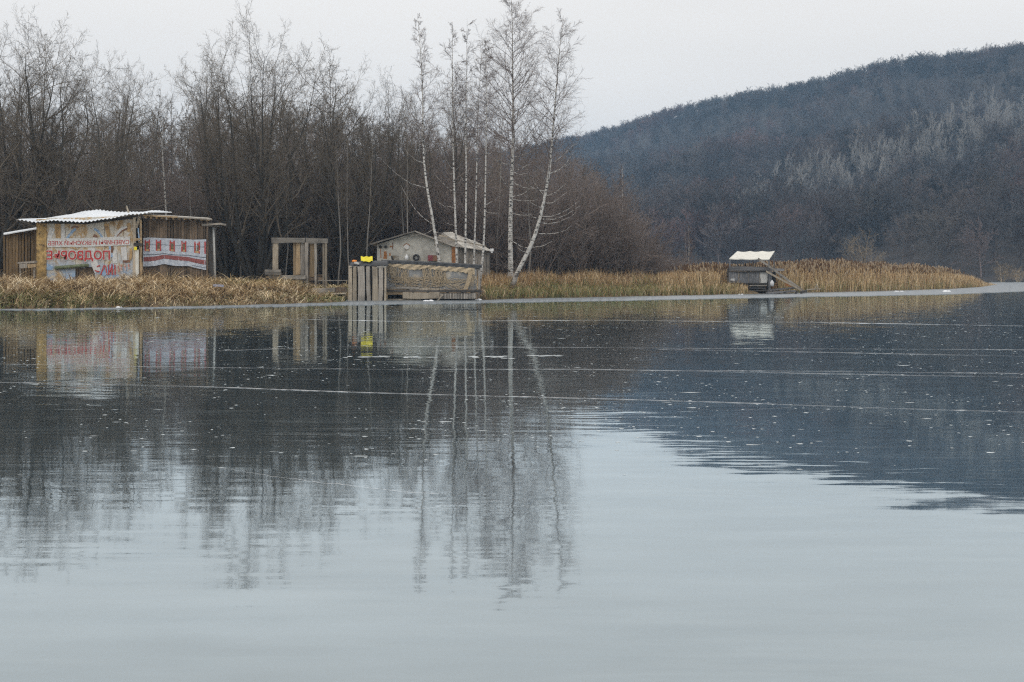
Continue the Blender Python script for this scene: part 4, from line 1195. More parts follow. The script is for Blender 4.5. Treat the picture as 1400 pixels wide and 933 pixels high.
# -- plank shed with the printed banner
YB = YS + .35
K = empty('plank_shed', (X(240, YB), YB, gz(240, YB)), 'shed of brown vertical slabs with a banner hung across its front', 'shed')
zb2 = gz(240, YB) - .3
n_ = 24
for i in range(n_):
    a = 196.5 + (285 - 196.5) * (i + .5) / n_
    tp = np.interp(a, [195, 287], [300, 303.5]) + rng_.uniform(-.4, .6)
    board('plank', K, (X(a, YB), YB + rng_.uniform(0, .03), zb2), P(a + rng_.uniform(-.2, .2), tp, YB), .133 + rng_.uniform(-.03, .01), .04, M['wood_brown'] if rng_.random() > .2 else M['wood_ochre'])
mb = MB(); wallbox(mb, 196, 286, 302, None, YB + .10, .06)
mb.box((X(285.5, YB) - .04, YB + .95, (zb2 + Z(304, YB)) / 2), (.08, 1.6, Z(304, YB) - zb2)); mb.build('back_wall', M['wood_dark'], K)
for i in range(n_ // 2):
    a = 199 + i * 7.6
    t = (a - 197) / 93
    board('rafter', K, P(a, 297 + 4.2 * t, YB - .45), Vector((X(a, YB - .45), YB + .06, Z(297 + 4.2 * t, YB - .45) + .03)), .09, .12, M['wood_tan'])
mb = MB(); mb.sheet([[P(196, 293.6, YB - .6), P(244, 296.4, YB - .6), P(290, 299.2, YB - .6)], [P(196, 292.4, YB + 4), P(242, 295.2, YB + 4), P(284, 297.8, YB + 4)]], (0, 0, -.04)); mb.build('roof', M['tin_old'], K)
board('fascia', K, P(196, 294.6, YB - .64), P(243, 297.2, YB - .64), .07, .03, M['wood_tan']); board('fascia', K, P(243.4, 297.3, YB - .645), P(290, 300.2, YB - .645), .07, .03, M['wood_grey'])

def banner_mat():
    m, t, b = mat('printed_log_wall_banner')
    n1 = noise(t, pos_scaled(t, (1, 1, 1)), 9, 6, .7)
    c = ramp(t, [(.3, (.33, .38, .47)), (.62, (.58, .62, .68))], n1.outputs['Fac'])
    sp = noise(t, pos_scaled(t, (1, 1, 1)), 38, 2)
    c = mixc(t, ramp(t, [(.60, (0, 0, 0)), (.68, (.6, .6, .6))], sp.outputs['Fac']), c, (.20, .20, .22))
    t.links.new(c, b.inputs['Base Color']); b.inputs['Roughness'].default_value = .7
    return m
YN = YB - .12
Ban = empty('printed_banner', P(240, 347, YN), 'sagging banner printed with red window frames on pale blue log walls', 'banner')
def btop(p): return np.interp(p, [195, 205, 225, 250, 265, 282], [325.5, 325, 326, 327, 328, 327.5]) 
def bbot(p): return np.interp(p, [195, 201, 211, 218, 224, 240, 258, 266, 272, 282], [364.4, 364.5, 364, 362.5, 361, 364, 364, 366, 367.6, 369.5])
mb = MB(); grid = []
bp = np.linspace(196, 282, 40)
def bpt(p_, t, o=0.0):
    y = btop(p_) + (bbot(p_) - btop(p_)) * t
    q_ = P(p_, y, YN); q_.y += .035 * math.sin(p_ * .35) * (.3 + t) + .02 * math.sin(p_ * .9 + t * 5) - o
    return q_
for j in range(9): grid.append([bpt(p_, j / 8) for p_ in bp])
mb.sheet(grid, (0, .006, 0)); mb.build('cloth', banner_mat(), Ban)
def on_banner(name, quads_, mm, o):
    mb = MB()
    for (a0, t0, a1, t1) in quads_:
        cs = np.linspace(a0, a1, max(2, int(abs(a1 - a0) / 2.2) + 1))
        mb.sheet([[bpt(c_, t0, o) for c_ in cs], [bpt(c_, (t0 + t1) / 2, o) for c_ in cs], [bpt(c_, t1, o) for c_ in cs]])
    return mb.build(name, mm, Ban)
M['seam'] = plain('dark_seam_print', (.07, .09, .12), .3, 10, .8)
M['pane_print'] = plain('dark_pane_print', (.12, .11, .07), .5, 12, .7, 0, ((.34, .22, .08), 10, .55))
M['band_print'] = plain('dark_red_band_print', (.26, .085, .08), .35, 14, .8)
on_banner('dark_stripe', [(196, .585, 282, .605)], M['seam'], .012)
on_banner('dark_stripe', [(196, .245, 282, .258)], M['seam'], .012)
def bandt(p_): return np.interp(p_, [196, 215, 225, 240, 262, 282], [.70, .68, .66, .65, .69, .70])
mb = MB(); cs = np.linspace(197, 281.5, 30)
mb.sheet([[bpt(c_, bandt(c_) - .02, .013) for c_ in cs], [bpt(c_, bandt(c_) + .06, .013) for c_ in cs], [bpt(c_, bandt(c_) + .13, .013) for c_ in cs]]); mb.build('red_band', M['band_print'], Ban)
on_banner('dark_stripe', [(262, .925, 282, .94)], M['seam'], .012)
for a, wd in ((201.5, 7), (217, 7), (235.5, 7), (251.5, 6.6), (269.5, 7.6), (281.2, 3.6)):
    h0 = .07; h1 = .47
    L0 = a - wd / 2
    fr = on_banner('window_frame', [(L0, h0, L0 + 1.7, h1), (L0 + wd - 1.7, h0, min(L0 + wd, 281.8), h1 + .01), (L0 + 1.7, h0 + .06, L0 + wd - 1.7, h0 + .11)], M['red'], .016)
    if wd > 5:
        on_banner('window_print', [(L0 + 1.7, h0 + .11, L0 + wd - 1.7, h1 - .07)], M['pane_print'], .016)
        on_banner('sill_print', [(L0 + 1.7, h1 - .07, L0 + wd - 1.7, h1)], M['tan_paint'], .018)

# -- porch roof on a birch pole
PO = empty('porch', P(292, 368, YS + 1), 'small flat porch roof on a thin pale pole right of the plank shed', 'porch')
board('roof_board', PO, P(280, 308.6, YS + 1), P(305, 306.8, YS + 1), .1, 1.4, M['wood_grey'])
board('roof_board', PO, P(281, 310.4, YS + 1), P(301, 309.6, YS + 1), .10, 1.2, M['wood_dark'])
mb = MB(); mb.tube([P(291.5, 311, YS + .7), P(292.6, 340, YS + .7), (X(294.4, YS + .7), YS + .7, gz(294, YS + .7) - .2)], [.05, .055, .06], 7); mb.build('pole', M['steel'], PO, True)
o = board('blue_board', None, P(292, 386.0, 64), P(305.5, 386.4, 64), .12, .16, M['blue_board'])
o.location.z = gz(299, 64) + .42
tag(o, 'short blue-grey board lying in the grass below the porch', 'board')

# ------------------------------------------------------------------ timber frame with bench
YT = 74.0
T_ = empty('timber_frame', (X(410, YT), YT, gz(410, YT)), 'open frame of grey posts and boards under two lintel beams', 'timber frame')
board('lintel', T_, P(371.3, 328.9, YT - .06), P(417.4, 328.6, YT - .06), .275, .16, M['wood_grey_h'])
board('lintel', T_, P(418.2, 329.4, YT - .05), P(448.1, 329.4, YT - .05), .27, .16, M['wood_grey_h'])
zt = gz(410, YT) - .2
def upright(nm, a0, a1, y0, y1, mm, Yo=0.0, dp=.10, lean=0.0):
    Yq = YT + Yo
    c = (a0 + a1) / 2
    bot = Vector((X(c + lean, Yq), Yq, zt)) if y1 is None else P(c + lean, y1, Yq)
    board(nm, T_, bot, P(c, y0, Yq), (a1 - a0) * Yq / F, dp, M[mm])
upright('post', 372.7, 380.4, 332.4, None, 'wood_pale', 0, .18, .8)
upright('plank', 401, 404.3, 332.5, 376, 'wood_tan', .05, .05)
upright('plank', 404.5, 410.8, 332.5, 376, 'wood_tan', .06, .05)
upright('plank', 411.2, 416.9, 332.5, 376, 'wood_grey', .05, .05)
upright('post', 417.2, 421.6, 332.5, None, 'wood_grey', -.10, .12)
upright('plank', 423.2, 429.9, 332.6, 379, 'wood_tan', .05, .05)
upright('post', 430.1, 433.3, 332.6, None, 'wood_grey', -.06, .10)
upright('post', 441.2, 443.6, 333, None, 'wood_pale', .0, .10)
upright('post', 443.9, 447.2, 333, None, 'wood_pale', -.05, .12, .3)
board('rail', T_, P(421.8, 377, YT + .1), P(441, 377, YT + .1), .12, .05, M['wood_brown']); board('rail', T_, P(421.8, 381.5, YT + .1), P(441, 381.8, YT + .1), .2, .05, M['wood_brown'])
B2 = empty('bench', (X(390, YT), YT - .5, gz(390, YT)), 'low grey plank bench with a raised block inside the timber frame', 'bench')
board('seat', B2, P(368, 378.6, YT - .4), P(418, 379.6, YT - .4), .22, .42, M['wood_grey_h'])
board('block', B2, P(363, 370.4, YT - .6), P(383.6, 370.6, YT - .6), .12, .4, M['wood_grey_h']); board('block', B2, P(363, 374, YT - .6), P(384, 374.2, YT - .6), .14, .4, M['wood_grey_h'])
for a in (366, 372, 390, 415): board('leg', B2, P(a, 379, YT - .45), (X(a, YT - .45), YT - .45, gz(a, YT - .45) - .1), .10, .10, M['wood_dark'])
WK = empty('plank_walkway', (X(452, 70.3), 72, gz(452, 70.3)), 'low walkway of grey planks leading to the row of upright slabs', 'walkway')
board('plank', WK, P(428, 397.4, 70.3), P(458.5, 396.6, 70.3), .24, .5, M['wood_grey_h']); board('plank', WK, P(458.8, 397, 70.32), P(474, 396.4, 70.3), .26, .5, M['wood_brown'])
board('plank', WK, P(434, 402.4, 69.8), P(472.6, 401.4, 69.8), .07, .35, M['wood_pale']); board('plank', WK, P(436, 404, 70.0), P(472, 404, 70.0), .10, .3, M['wood_dark_h'])
board('plank', WK, P(435, 384, 73.6), P(475, 383.6, 73.6), .05, .06, M['wood_grey_h'])
def ball(mb, c, r, n=10, sq=1.0):
    vs = []; fs = []
    for i in range(n + 1):
        th = math.pi * i / n
        for k in range(n): 
            a = 2 * math.pi * k / n
            vs.append(Vector(c) + Vector((r * math.sin(th) * math.cos(a), r * math.sin(th) * math.sin(a), r * sq * math.cos(th))))
    for i in range(n):
        for k in range(n): fs.append((i * n + k, (i + 1) * n + k, (i + 1) * n + (k + 1) % n, i * n + (k + 1) % n))
    mb.add(vs, fs)
mb = MB(); c = P(367.6, 389.5, 70.0); ball(mb, c, .10); mb.tube([c + Vector((0, 0, .08)), c + Vector((0, 0, .14))], [.03, .025], 6)
tag(mb.build('float_ball', M['white_plastic'], None, True), 'small white round float lying in grass under the bench', 'float')
mb = MB(); c = P(921, 388.6, 92.5); ball(mb, c, .14, 8, .6); mb.box(c + Vector((.16, 0, .02)), (.2, .12, .06))
tag(mb.build('plastic_scrap', M['white_plastic'], None, False), 'white plastic scrap caught in the rusty grass left of the hut', 'litter')

# ------------------------------------------------------------------ grey house with gable and side extension
YH = 82.0
H_ = empty('gable_house', (X(567, YH), YH, gz(567, YH)), 'small grey plastered house with a low gable and rust stains', 'house')
zh = gz(567, YH) - .3
DH = 5.5
def poly_prism(mb, pts, Yf, depth):
    f = [P(a, b, Yf) if b is not None else Vector((X(a, Yf), Yf, zh)) for a, b in pts]
    bk = [p + Vector((0, depth, 0)) for p in f]
    n_ = len(f)
    mb.add(f + bk, [tuple(range(n_))[::-1], tuple(range(n_, 2 * n_))] + [(i, (i + 1) % n_, n_ + (i + 1) % n_, n_ + i) for i in range(n_)])
mb = MB(); poly_prism(mb, [(515.5, None), (515.5, 334.5), (567, 318), (619, 337), (619, None)], YH, DH); mb.build('wall', M['plaster'], H_)
for (a, b, c, d) in ((506.5, 333.4, 567.3, 315.6), (567.3, 315.6, 621, 336)):
    mb = MB()
    mb.sheet([[P(a, b, YH - .35), P((a + c) / 2, (b + d) / 2 - .2, YH - .35), P(c, d, YH - .35)], [P(a, b, YH - .35) + Vector((0, DH + .6, 0)), P((a + c) / 2, (b + d) / 2 - .2, YH - .35) + Vector((0, DH + .6, 0)), P(c, d, YH - .35) + Vector((0, DH + .6, 0))]], (0, 0, -.05))
    mb.build('roof', M['tin_old'], H_)
for (a, b, c, d) in ((506.5, 334.2, 567, 316.4), (567.4, 316.4, 621, 336.8)):
    board('bargeboard', H_, P(a, b, YH - .37), P(c, d, YH - .37), .085, .04, M['wood_grey_h'])
mb = MB(); wallbox(mb, 617.6, 623.4, 337.5, None, YH - .03, .12); mb.build('corner_board', M['rust'], H_)
# things screwed to the gable wall
st = stroke
for i, (pts, mm) in enumerate(((st([(526.5, 344), (527, 350), (526.4, 354)], 3.6, 5), 'rust'), (st([(520, 338), (520.5, 346), (521, 353)], .8, 1.2), 'rust'), (st([(533, 346), (533.4, 348), (533, 350)], 1.6, 2), 'rust'),
                               (st([(537, 332), (537.2, 336), (536.6, 341)], 1.3, 1), 'brown_paint'), (st([(552, 336), (556, 333.6), (560, 335.8)], 1.6, 1.8), 'rust'), (st([(535.5, 350), (536, 353), (537.6, 356)], 1.6, 2.4), 'dark'), (st([(533, 337.4), (535, 337.2), (537, 337.6)], 2.2, 1.8), 'rust'))):
    flat('rust_stain', H_, pts, YH, M[mm], .008 + .002 * i)
for a in (520, 527.4): 
    mb = MB(); mb.box(P(a, 338, YH - .05), (.16, .08, .10)); mb.box(P(a, 336.6, YH - .04), (.10, .06, .06)); mb.build('lamp_box', M['dark'], H_)
mb = MB(); mb.tube([P(556, 338, YH - .06), P(556, 338, YH + .01)], [.14, .17], 12); mb.build('round_plate', M['white_paint'], H_)
bx = empty('wall_crate', P(592, 353, YH - .2), 'dark red crate fixed to the house wall beside the first birch', 'crate')
mb = MB(); mb.box(P(588.5, 353, YH - .2), (.28, .3, .32)); M['maroon'] = plain('dark_maroon_paint', (.20, .045, .055), .25, 9, .7)
mb.build('red_panel', M['maroon'], bx)
mb = MB(); mb.box(P(595.2, 353, YH - .2), (.30, .28, .32)); mb.build('dark_panel', M['brown_paint'], bx)
rg = MB(); cc_ = P(569, 352.4, YH - .12)
ring = [cc_ + Vector((math.cos(a) * .15, 0, math.sin(a) * .15)) for a in np.linspace(0, 2 * math.pi, 17)]
rg.tube(ring, [.055] * 17, 7, False); tag(rg.build('rubber_ring', M['black_ring'], None, True), 'black rubber ring hanging on the grey house wall', 'tyre')
mb = MB(); c = P(556, 353, YH - .15); mb.tube([c + Vector((0, 0, -.13)), c + Vector((0, 0, .1)), c + Vector((0, 0, .14)), c + Vector((0, 0, .2))], [.11, .11, .05, .05], 10)
tag(mb.build('white_can', M['white_plastic'], None, True), 'white can standing on the net fence before the house wall', 'can')
# extension
X_ = empty('house_extension', (X(645, YH + 1.2), YH + 1.2, gz(645, YH + 1.2)), 'low grey plank extension with a patched sloping roof right of the gable', 'shed')
YE = YH + 1.0
for i in range(11):
    a = 623.5 + (669 - 623.5) * (i + .5) / 11
    board('plank', X_, (X(a, YE), YE, zh), P(a, np.interp(a, [620, 670], [338, 344]), YE), .185, .04, M['wood_grey'])
mb = MB(); poly_prism(mb, [(621, None), (621, 341), (669, 346), (669, None)], YE + .06, 3.5); mb.build('inner_wall', M['wood_dark'], X_)
fr_ = [(621, 336.5), (634, 338.6), (648, 340.4), (660, 342.0), (673, 344)]
bk_ = [(597, 325), (606, 318.6), (618, 317.6), (636, 325.6), (655, 332.8)]
for k in range(4):
    Yf, Yb_ = YE - .4, YE + 3.6
    a, b = P(*fr_[k], Yf), P(*fr_[k + 1], Yf)
    def bkp(q_): return P(q_[0] , q_[1], Yb_)
    c, d = bkp(bk_[k]), bkp(bk_[k + 1])
    dz = Vector((0, 0, .02 * (k % 2)))
    mb = MB(); grid = []
    for j in range(7):
        t = j / 6
        l_ = a.lerp(c, t); r_ = b.lerp(d, t)
        grid.append([l_.lerp(r_, s_) + dz + Vector((0, 0, .015 * math.sin(s_ * 25))) for s_ in np.linspace(0, 1.02, 14)])
    mb.sheet(grid, (0, 0, -.03)); mb.build('roof_sheet', M['tin_old'] if k % 2 else M['wood_grey_h'], X_)
board('roof_batten', X_, P(600, 322, YE + 2.6), P(650, 333, YE + 2.6) + Vector((0, 0, .05)), .08, .05, M['wood_pale'])
board('roof_batten', X_, P(612, 328, YE + 1.2) + Vector((0, 0, .05)), P(664, 338, YE + 1.2) + Vector((0, 0, .05)), .08, .05, M['wood_pale'])
mb = MB(); c = P(672.5, 342, YE - .4); mb.box(c, (.2, .15, .16)); mb.box(c + Vector((0, 0, -.12)), (.10, .1, .1)); mb.build('gutter_end', M['white_plastic'], X_)

# ------------------------------------------------------------------ upright slabs, black sheet, netted landing stage
YP = 72.0
SL = empty('slab_palisade', (X(501, YP), YP, 0), 'row of upright grey timber slabs standing at the ice edge', 'palisade')
for (a0, a1, y0, c0) in ((476.3, 482.2, 364, -.2), (482.4, 488.6, 364.2, -.4), (488.7, 499, 364.4, .4), (500.2, 506.4, 364.6, 1.4), (507.6, 517.2, 364.8, .6), (517.6, 524.8, 365, -.6), (525.6, 528.4, 366, -.3)):
    c = (a0 + a1) / 2
    board('slab', SL, P(c + c0, 412.6, YP), P(c, y0, YP + .02), .87 * (a1 - a0) * YP / F, .12 + rng_.uniform(0, .06), M['wood_pale'] if rng_.random() < .6 else M['wood_grey'], rng_.uniform(-.15, .15))
mb = MB(); wallbox(mb, 477, 528, 367, 411.5, YP + .22, .08); wallbox(mb, 476.6, 479, 367, 411.5, YP + .32, 1.6); wallbox(mb, 477, 528, 366, 368.5, YP + .32, 1.7); mb.build('shade_backing', M['wood_dark'], SL)  # dark box added behind the slabs; its colour makes the shadow in the gaps
mb = MB(); grid = []
for j in range(5):
    grid.append([P(a, np.interp(a, [478, 490, 500, 515, 531], [359.4, 358.2, 356.6, 357, 356.2]) + (0 if j in (1, 2, 3) else 6.6) + .5 * math.sin(a * .7 + j), YP - .06 + .42 * j) for a in np.linspace(478, 531, 20)])
mb.sheet(grid, (0, 0, -.02)); tag(mb.build('black_sheet', M['tarp_black'], None, True), 'crumpled black plastic sheet laid over the upright slabs', 'sheet')
mb = MB(); grid = []
for j in range(4):
    grid.append([P(a, [357.2, 351.0, 351.0, 357][j] + .6 * math.sin(a * .9) + (.9 if j == 0 and 500 < a < 506 else 0), YP + .12 + .14 * j) for a in np.linspace(493.4, 509.4, 10)])
mb.sheet(grid, (0, .02, 0)); tag(mb.build('yellow_tarp', M['yellow'], None, False), 'bright yellow folded tarp lying on the black sheet', 'tarp')
mb = MB(); c = P(484, 357.3, YP + .1); ball(mb, c, .11, 8, .6); mb.box(c + Vector((.07, 0, .02)), (.14, .12, .07)); tag(mb.build('orange_float', M['orange'], None, False), 'small orange float at the left end of the black sheet', 'float')
mb = MB(); mb.box(P(487.8, 360, YP - .02), (.26, .12, .09), Matrix.Rotation(.25, 3, 'Y')); mb.box(P(487.2, 359, YP - .02), (.1, .08, .05)); tag(mb.build('grey_wrapper', M['steel'], None, False), 'pale grey wrapper lying below the orange float', 'litter')
# netted landing stage
YR = 73.0
NS = empty('landing_stage', (X(590, YR), YR, 0), 'landing stage of dark planks and pale beams along the ice below the torn netting', 'landing stage')
for (a, b, c, d, wd, mm, o_) in ((529, 399.6, 551.2, 399.8, .30, 'wood_tan', -.25), (551.3, 404.3, 601, 404.2, .31, 'wood_pale', -.45), (601.6, 405.2, 651, 404.6, .24, 'wood_grey_h', -.4), (527, 410.4, 576, 410.8, .12, 'wood_pale', -.35), (529, 397.6, 600, 398.2, .1, 'wood_dark_h', -.3), (560, 395.5, 600, 396.2, .14, 'wood_pale', -.2), (533, 394, 573, 394, .10, 'wood_grey_h', -.24)):
    board('beam', NS, P(a, b, YR + o_), P(c, d, YR + o_), wd, .16, M[mm])
for i in range(7):
    board('plank', NS, P(529, 397 + .2, YR + .1 + i * .3), P(657.5, 398.6, YR + .1 + i * .3), .07, .26, M['wood_dark_h'])
board('edge_beam', NS, P(600, 398.4, YR - .32), P(658, 398.4, YR - .32), .12, .2, M['wood_dark_h'])
for i in range(22): board('slat', NS, P(603 + i * 2.15, 408.8, YR - .5), P(603 + i * 2.15, 401.5, YR - .5), .055, .03, M['wood_grey'])
for a in (540, 565, 585, 612, 632, 645): board('stilt', NS, (X(a, YR), YR, -.3), P(a, 399, YR), .14, .14, M['wood_dark'])
board('prop', NS, P(598, 411.5, YR - .55), P(605.5, 403, YR - .6), .07, .06, M['wood_pale'])
mb = MB(); wallbox(mb, 530, 650, 401, 411.6, YR + .35, .06); mb.build('underside_shade', M['wood_dark'], NS)  # dark panel added to stand for the shade under the deck
NF = empty('net_fence', (X(590, YR), YR, Z(396, YR)), 'sagging torn tan fishing net hung over a dark rail and grey shade cloth', 'fence')
def ntop(a): return np.interp(a, [524, 560, 600, 630, 658], [357.4, 358.4, 360.6, 362.2, 364.2])
mb = MB(); mb.tube([P(a, ntop(a) , YR + .02) for a in np.linspace(521, 659, 12)], [.075] * 12, 7)
mb.build('top_rail', M['felt'], NF, True)
mb = MB(); gr = []
for j in range(5): gr.append([P(a, ntop(a) + .5 + j * .9 + .4 * math.sin(a * .3), YR - .06 - .02 * math.sin(a * .5 + j)) for a in np.linspace(523, 656, 40)])
mb.sheet(gr, (0, .012, 0)); mb.build('felt_strip', M['felt'], NF)
for a, y0 in ((530, 361), (570, 362), (610, 364), (650.5, 368), (655, 366)): board('post', NF, P(a, 396, YR + .06), P(a, y0, YR + .06), .10, .08, M['wood_grey'])
mb = MB(); gr = []
for j in range(9):
    gr.append([P(a, ntop(a) + 3.5 + (396 - ntop(a) - 3.5) * j / 8, YR - .01 + .035 * math.sin(a * .22 + j * .3) + .01 * math.sin(a * .7)) for a in np.linspace(528.5, 651, 60)])
mb.sheet(gr, (0, .008, 0)); mb.build('shade_cloth', M['net_cloth'], NF)
# net: a band of bunched mesh and long sagging threads
r_ = np.random.default_rng(51)
def hole(a, y):
    return ((a - 568) / 9.5) ** 2 + ((y - 374) / 3.6) ** 2 < 1 or ((a - 627) / 17) ** 2 + ((y - 375.5) / 5.5) ** 2 < 1
def band_lo(a): return np.interp(a, [524, 552, 568, 582, 600, 612, 630, 648], [362, 368, 369.5, 367, 370, 371, 372, 376])
mb = MB(); gr = []
for j in range(5):
    gr.append([P(a, ntop(a) + 3.2 + (band_lo(a) + .6 * math.sin(a * .9) - ntop(a) - 3.2) * j / 4, YR - .075 - .03 * math.sin(a * .45 + j * 1.2)) for a in np.linspace(525, 649, 90)])
mb.sheet(gr, (0, .01, 0)); mb.build('net_band', M['net'], NF)
thr = []
for i in range(300):
    a = r_.uniform(529, 649); y = band_lo(a) + r_.uniform(-2, 6)
    ln = r_.uniform(5, 22); dx = r_.normal() * 3.5
    pts = []
    okk = True
    for s_ in np.linspace(0, 1, 6):
        aa = a + dx * s_ + math.sin(s_ * 5 + i) * .5; yy = y + ln * s_
        if hole(aa, yy) or yy > 396: okk = False; break
        pts.append(P(aa, yy, YR - .055 - .05 * math.sin(s_ * 3) - .02 * math.sin(aa * .45)))
    if okk: thr.append([tuple(p) for p in pts])
for i in range(150):         # swags around the holes and the lower hem
    a0 = r_.uniform(530, 640); wdt = r_.uniform(6, 24); y0 = r_.uniform(378, 386) if r_.uniform() < .7 else r_.uniform(387, 395)
    pts = []; okk = True
    for s_ in np.linspace(0, 1, 6):
        aa = a0 + wdt * s_; yy = y0 + 2.2 * math.sin(s_ * math.pi) + r_.normal() * .35
        if hole(aa, yy) or aa > 650: okk = False; break
        pts.append(tuple(P(aa, yy, YR - .07 - .02 * r_.uniform())))
    if okk: thr.append(pts)
for i in range(26):
    a = 646 - i * .22
    thr.append([tuple(P(a + (.5 - s_) * 0 - 7 * s_ ** 1.5 + r_.normal() * .1, 371 + 25 * s_, YR - .12)) for s_ in np.linspace(0, 1, 6)])
thr = np.array(thr)
V_, q_ = tubes(thr, np.full(thr.shape[:2], .013), 3)
o = link('net_threads', np_mesh('net_threads', V_ - np.array(NF.location), q_), M['net'], NF); o['kind'] = 'stuff'

# ------------------------------------------------------------------ hut on the water by the reeds
YW = 97.0
HU = empty('waterside_hut', (X(1025, YW), YW, 0), 'small grey board hut with a cream canvas roof standing before the reeds', 'hut')
W2 = 3.0
mb = MB(); gr = []
for j in range(4):
    t = j / 3
    fl, fr2 = P(997, 353.6, YW - .2), P(1051.6, 354.4, YW - .2)
    bl, br = P(1008, 343.6, YW + W2), P(1059, 343.2, YW + W2)
    l_, rr2 = fl.lerp(bl, t), fr2.lerp(br, t)
    gr.append([l_.lerp(rr2, s_) + Vector((0, 0, -.06 * abs(math.sin(s_ * math.pi * 3)) * (.4 + .6 * t))) for s_ in np.linspace(0, 1, 19)])
mb.sheet(gr, (0, 0, -.06)); mb.build('roof', M['canvas'], HU)
for a, b, Yq, y1 in ((997.6, 354.6, YW - .1, 388), (1051, 355.5, YW - .1, 402), (1058, 344.5, YW + W2 - .1, 390), (1008.6, 345, YW + W2 - .1, 388)):
    board('post', HU, P(a, y1, Yq), P(a, b, Yq), .09, .09, M['wood_hut'])
board('rail_board', HU, P(996.6, 367.4, YW - .16), P(1053, 367.8, YW - .16), .30, .05, M['wood_hut_h']); board('rail_board', HU, P(1053.4, 368.6, YW - .17), P(1072, 369.2, YW - .17), .18, .05, M['wood_hut_h'])
board('sill_board', HU, P(996, 371.6, YW - .12), P(1056, 372.6, YW - .12), .05, .06, M['wood_dark_h'])
for i, (a0, a1) in enumerate(((998, 1009.2), (1009.6, 1022.8), (1023.6, 1038.2), (1039, 1049.6))):
    board('wall_panel', HU, P((a0 + a1) / 2, 387, YW), P((a0 + a1) / 2, 372.2, YW), (a1 - a0) * YW / F, .05, M['wood_hut'] if i != 3 else M['steel'])
for a in (1009.4, 1023.2, 1038.6): board('batten', HU, P(a, 387, YW - .045), P(a, 372.2, YW - .045), .05, .03, M['wood_grey'])
mb = MB(); mb.box(P(1023, 374, YW + W2) + Vector((0, 0, -.3)), (2.8, .05, 1.3)); mb.box(P(997.5, 379.5, YW + W2 / 2), (.05, W2, .75)); mb.box(P(1055.5, 379.5, YW + W2 / 2 + .2), (.05, W2 - .3, .75)); mb.box(P(1026, 388, YW + W2 / 2), (2.7, W2 + .1, .08)); mb.build('shell', M['wood_dark'], HU)
board('corner_post', HU, P(995.6, 386, YW - .1), P(995.4, 367.5, YW - .1), .13, .1, M['wood_dark']); board('corner_post', HU, P(1051.4, 401, YW - .14), P(1054, 371.5, YW - .14), .17, .12, M['wood_hut'])
for a in (1000, 1024, 1035, 1049): board('stilt', HU, (X(a, YW + .3), YW + .3, -.3), P(a, 388, YW + .3), .12, .12, M['wood_dark'])
for a in (1010, 1045): board('stilt', HU, (X(a, YW + 2.6), YW + 2.6, -.3), P(a, 388, YW + 2.6), .12, .12, M['wood_dark'])
board('step', HU, P(1024, 390.8, YW - .3), P(1048, 390.6, YW - .3), .09, .5, M['wood_grey_h']); board('step', HU, P(1026, 397.6, YW - .45), P(1048, 397.6, YW - .45), .10, .6, M['wood_dark_h']); board('step', HU, P(1025, 394, YW - .2), P(1046, 394.4, YW - .2), .10, .3, M['wood_hut_h'])
mb = MB(); mb.box(P(1000.6, 382.8, YW - .06), (.34, .05, .14), None, .015, rng_); mb.build('white_patch', M['white_paint'], HU)
RA = empty('floating_raft', (X(1070, YW), YW, 0), 'low plank raft lying on the ice beside the hut', 'raft')
board('deck_plank', RA, P(1050, 397.6, YW - .9), P(1090, 393.6, YW - .3), .10, .5, M['wood_hut_h']); board('deck_plank', RA, P(1049, 400.8, YW - 1.3), P(1086, 398.2, YW - 1.0), .12, .5, M['wood_hut_h']); board('deck_plank', RA, P(1054, 396, YW - .1), P(1092, 393, YW + .3), .10, .5, M['wood_dark_h'])
for a in (1056, 1073, 1088): board('float_log', RA, P(a, 400.6, YW - 1.4), P(a + 1, 399, YW + .3), .14, .14, M['wood_dark'])
GP = empty('gangplank', P(1069, 384, YW - .4), 'two long slanting poles running from the hut roof down to the ice', 'gangplank')
board('pole', GP, P(1036.5, 353.9, YW - .35), P(1098.5, 398.4, YW - .9), .16, .08, M['wood_grey_h'])
board('pole', GP, P(1047.5, 371.4, YW - .4), P(1096.5, 397.6, YW - 1.1), .13, .08, M['wood_pale']); board('foot', GP, P(1094.5, 400.4, YW - 1.2), P(1103, 398.2, YW - 1.2), .16, .3, M['wood_dark_h'])
board('rung', GP, P(1064, 374, YW - .45), P(1069.5, 383.3, YW - .6), .07, .06, M['wood_grey_h'])
mb = MB(); c = P(1055.4, 388, YW - .35); mb.tube([c + Vector((0, 0, -.18)), c + Vector((0, 0, .1)), c + Vector((0, 0, .18)), c + Vector((0, 0, .24))], [.13, .13, .06, .05], 10); tag(mb.build('white_canister', M['white_plastic'], None, True), 'white plastic canister hanging at the right corner of the hut', 'canister')
mb = MB(); mb.box(P(1078, 390, YW + .9), (.42, .12, .2), Matrix.Rotation(.3, 3, 'Y')); mb.box(P(1078, 388, YW + .9), (.22, .1, .1), Matrix.Rotation(.3, 3, 'Y')); tag(mb.build('rusty_scrap', M['rust'], None, False), 'rusty orange scrap behind the slanting poles of the hut', 'scrap')
mb = MB(); mb.tube([P(1103, 396.4, YW - .3), P(1122, 395.2, YW - .3)], [.05, .04], 6); mb.tube([P(1114, 396, YW - .3), P(1116.5, 389, YW - .3), P(1118.5, 396, YW - .3)], [.05, .09, .05], 6)
tag(mb.build('driftwood', M['wood_pale'], None, False), 'pale driftwood stick at the ice edge right of the slanting poles', 'driftwood')

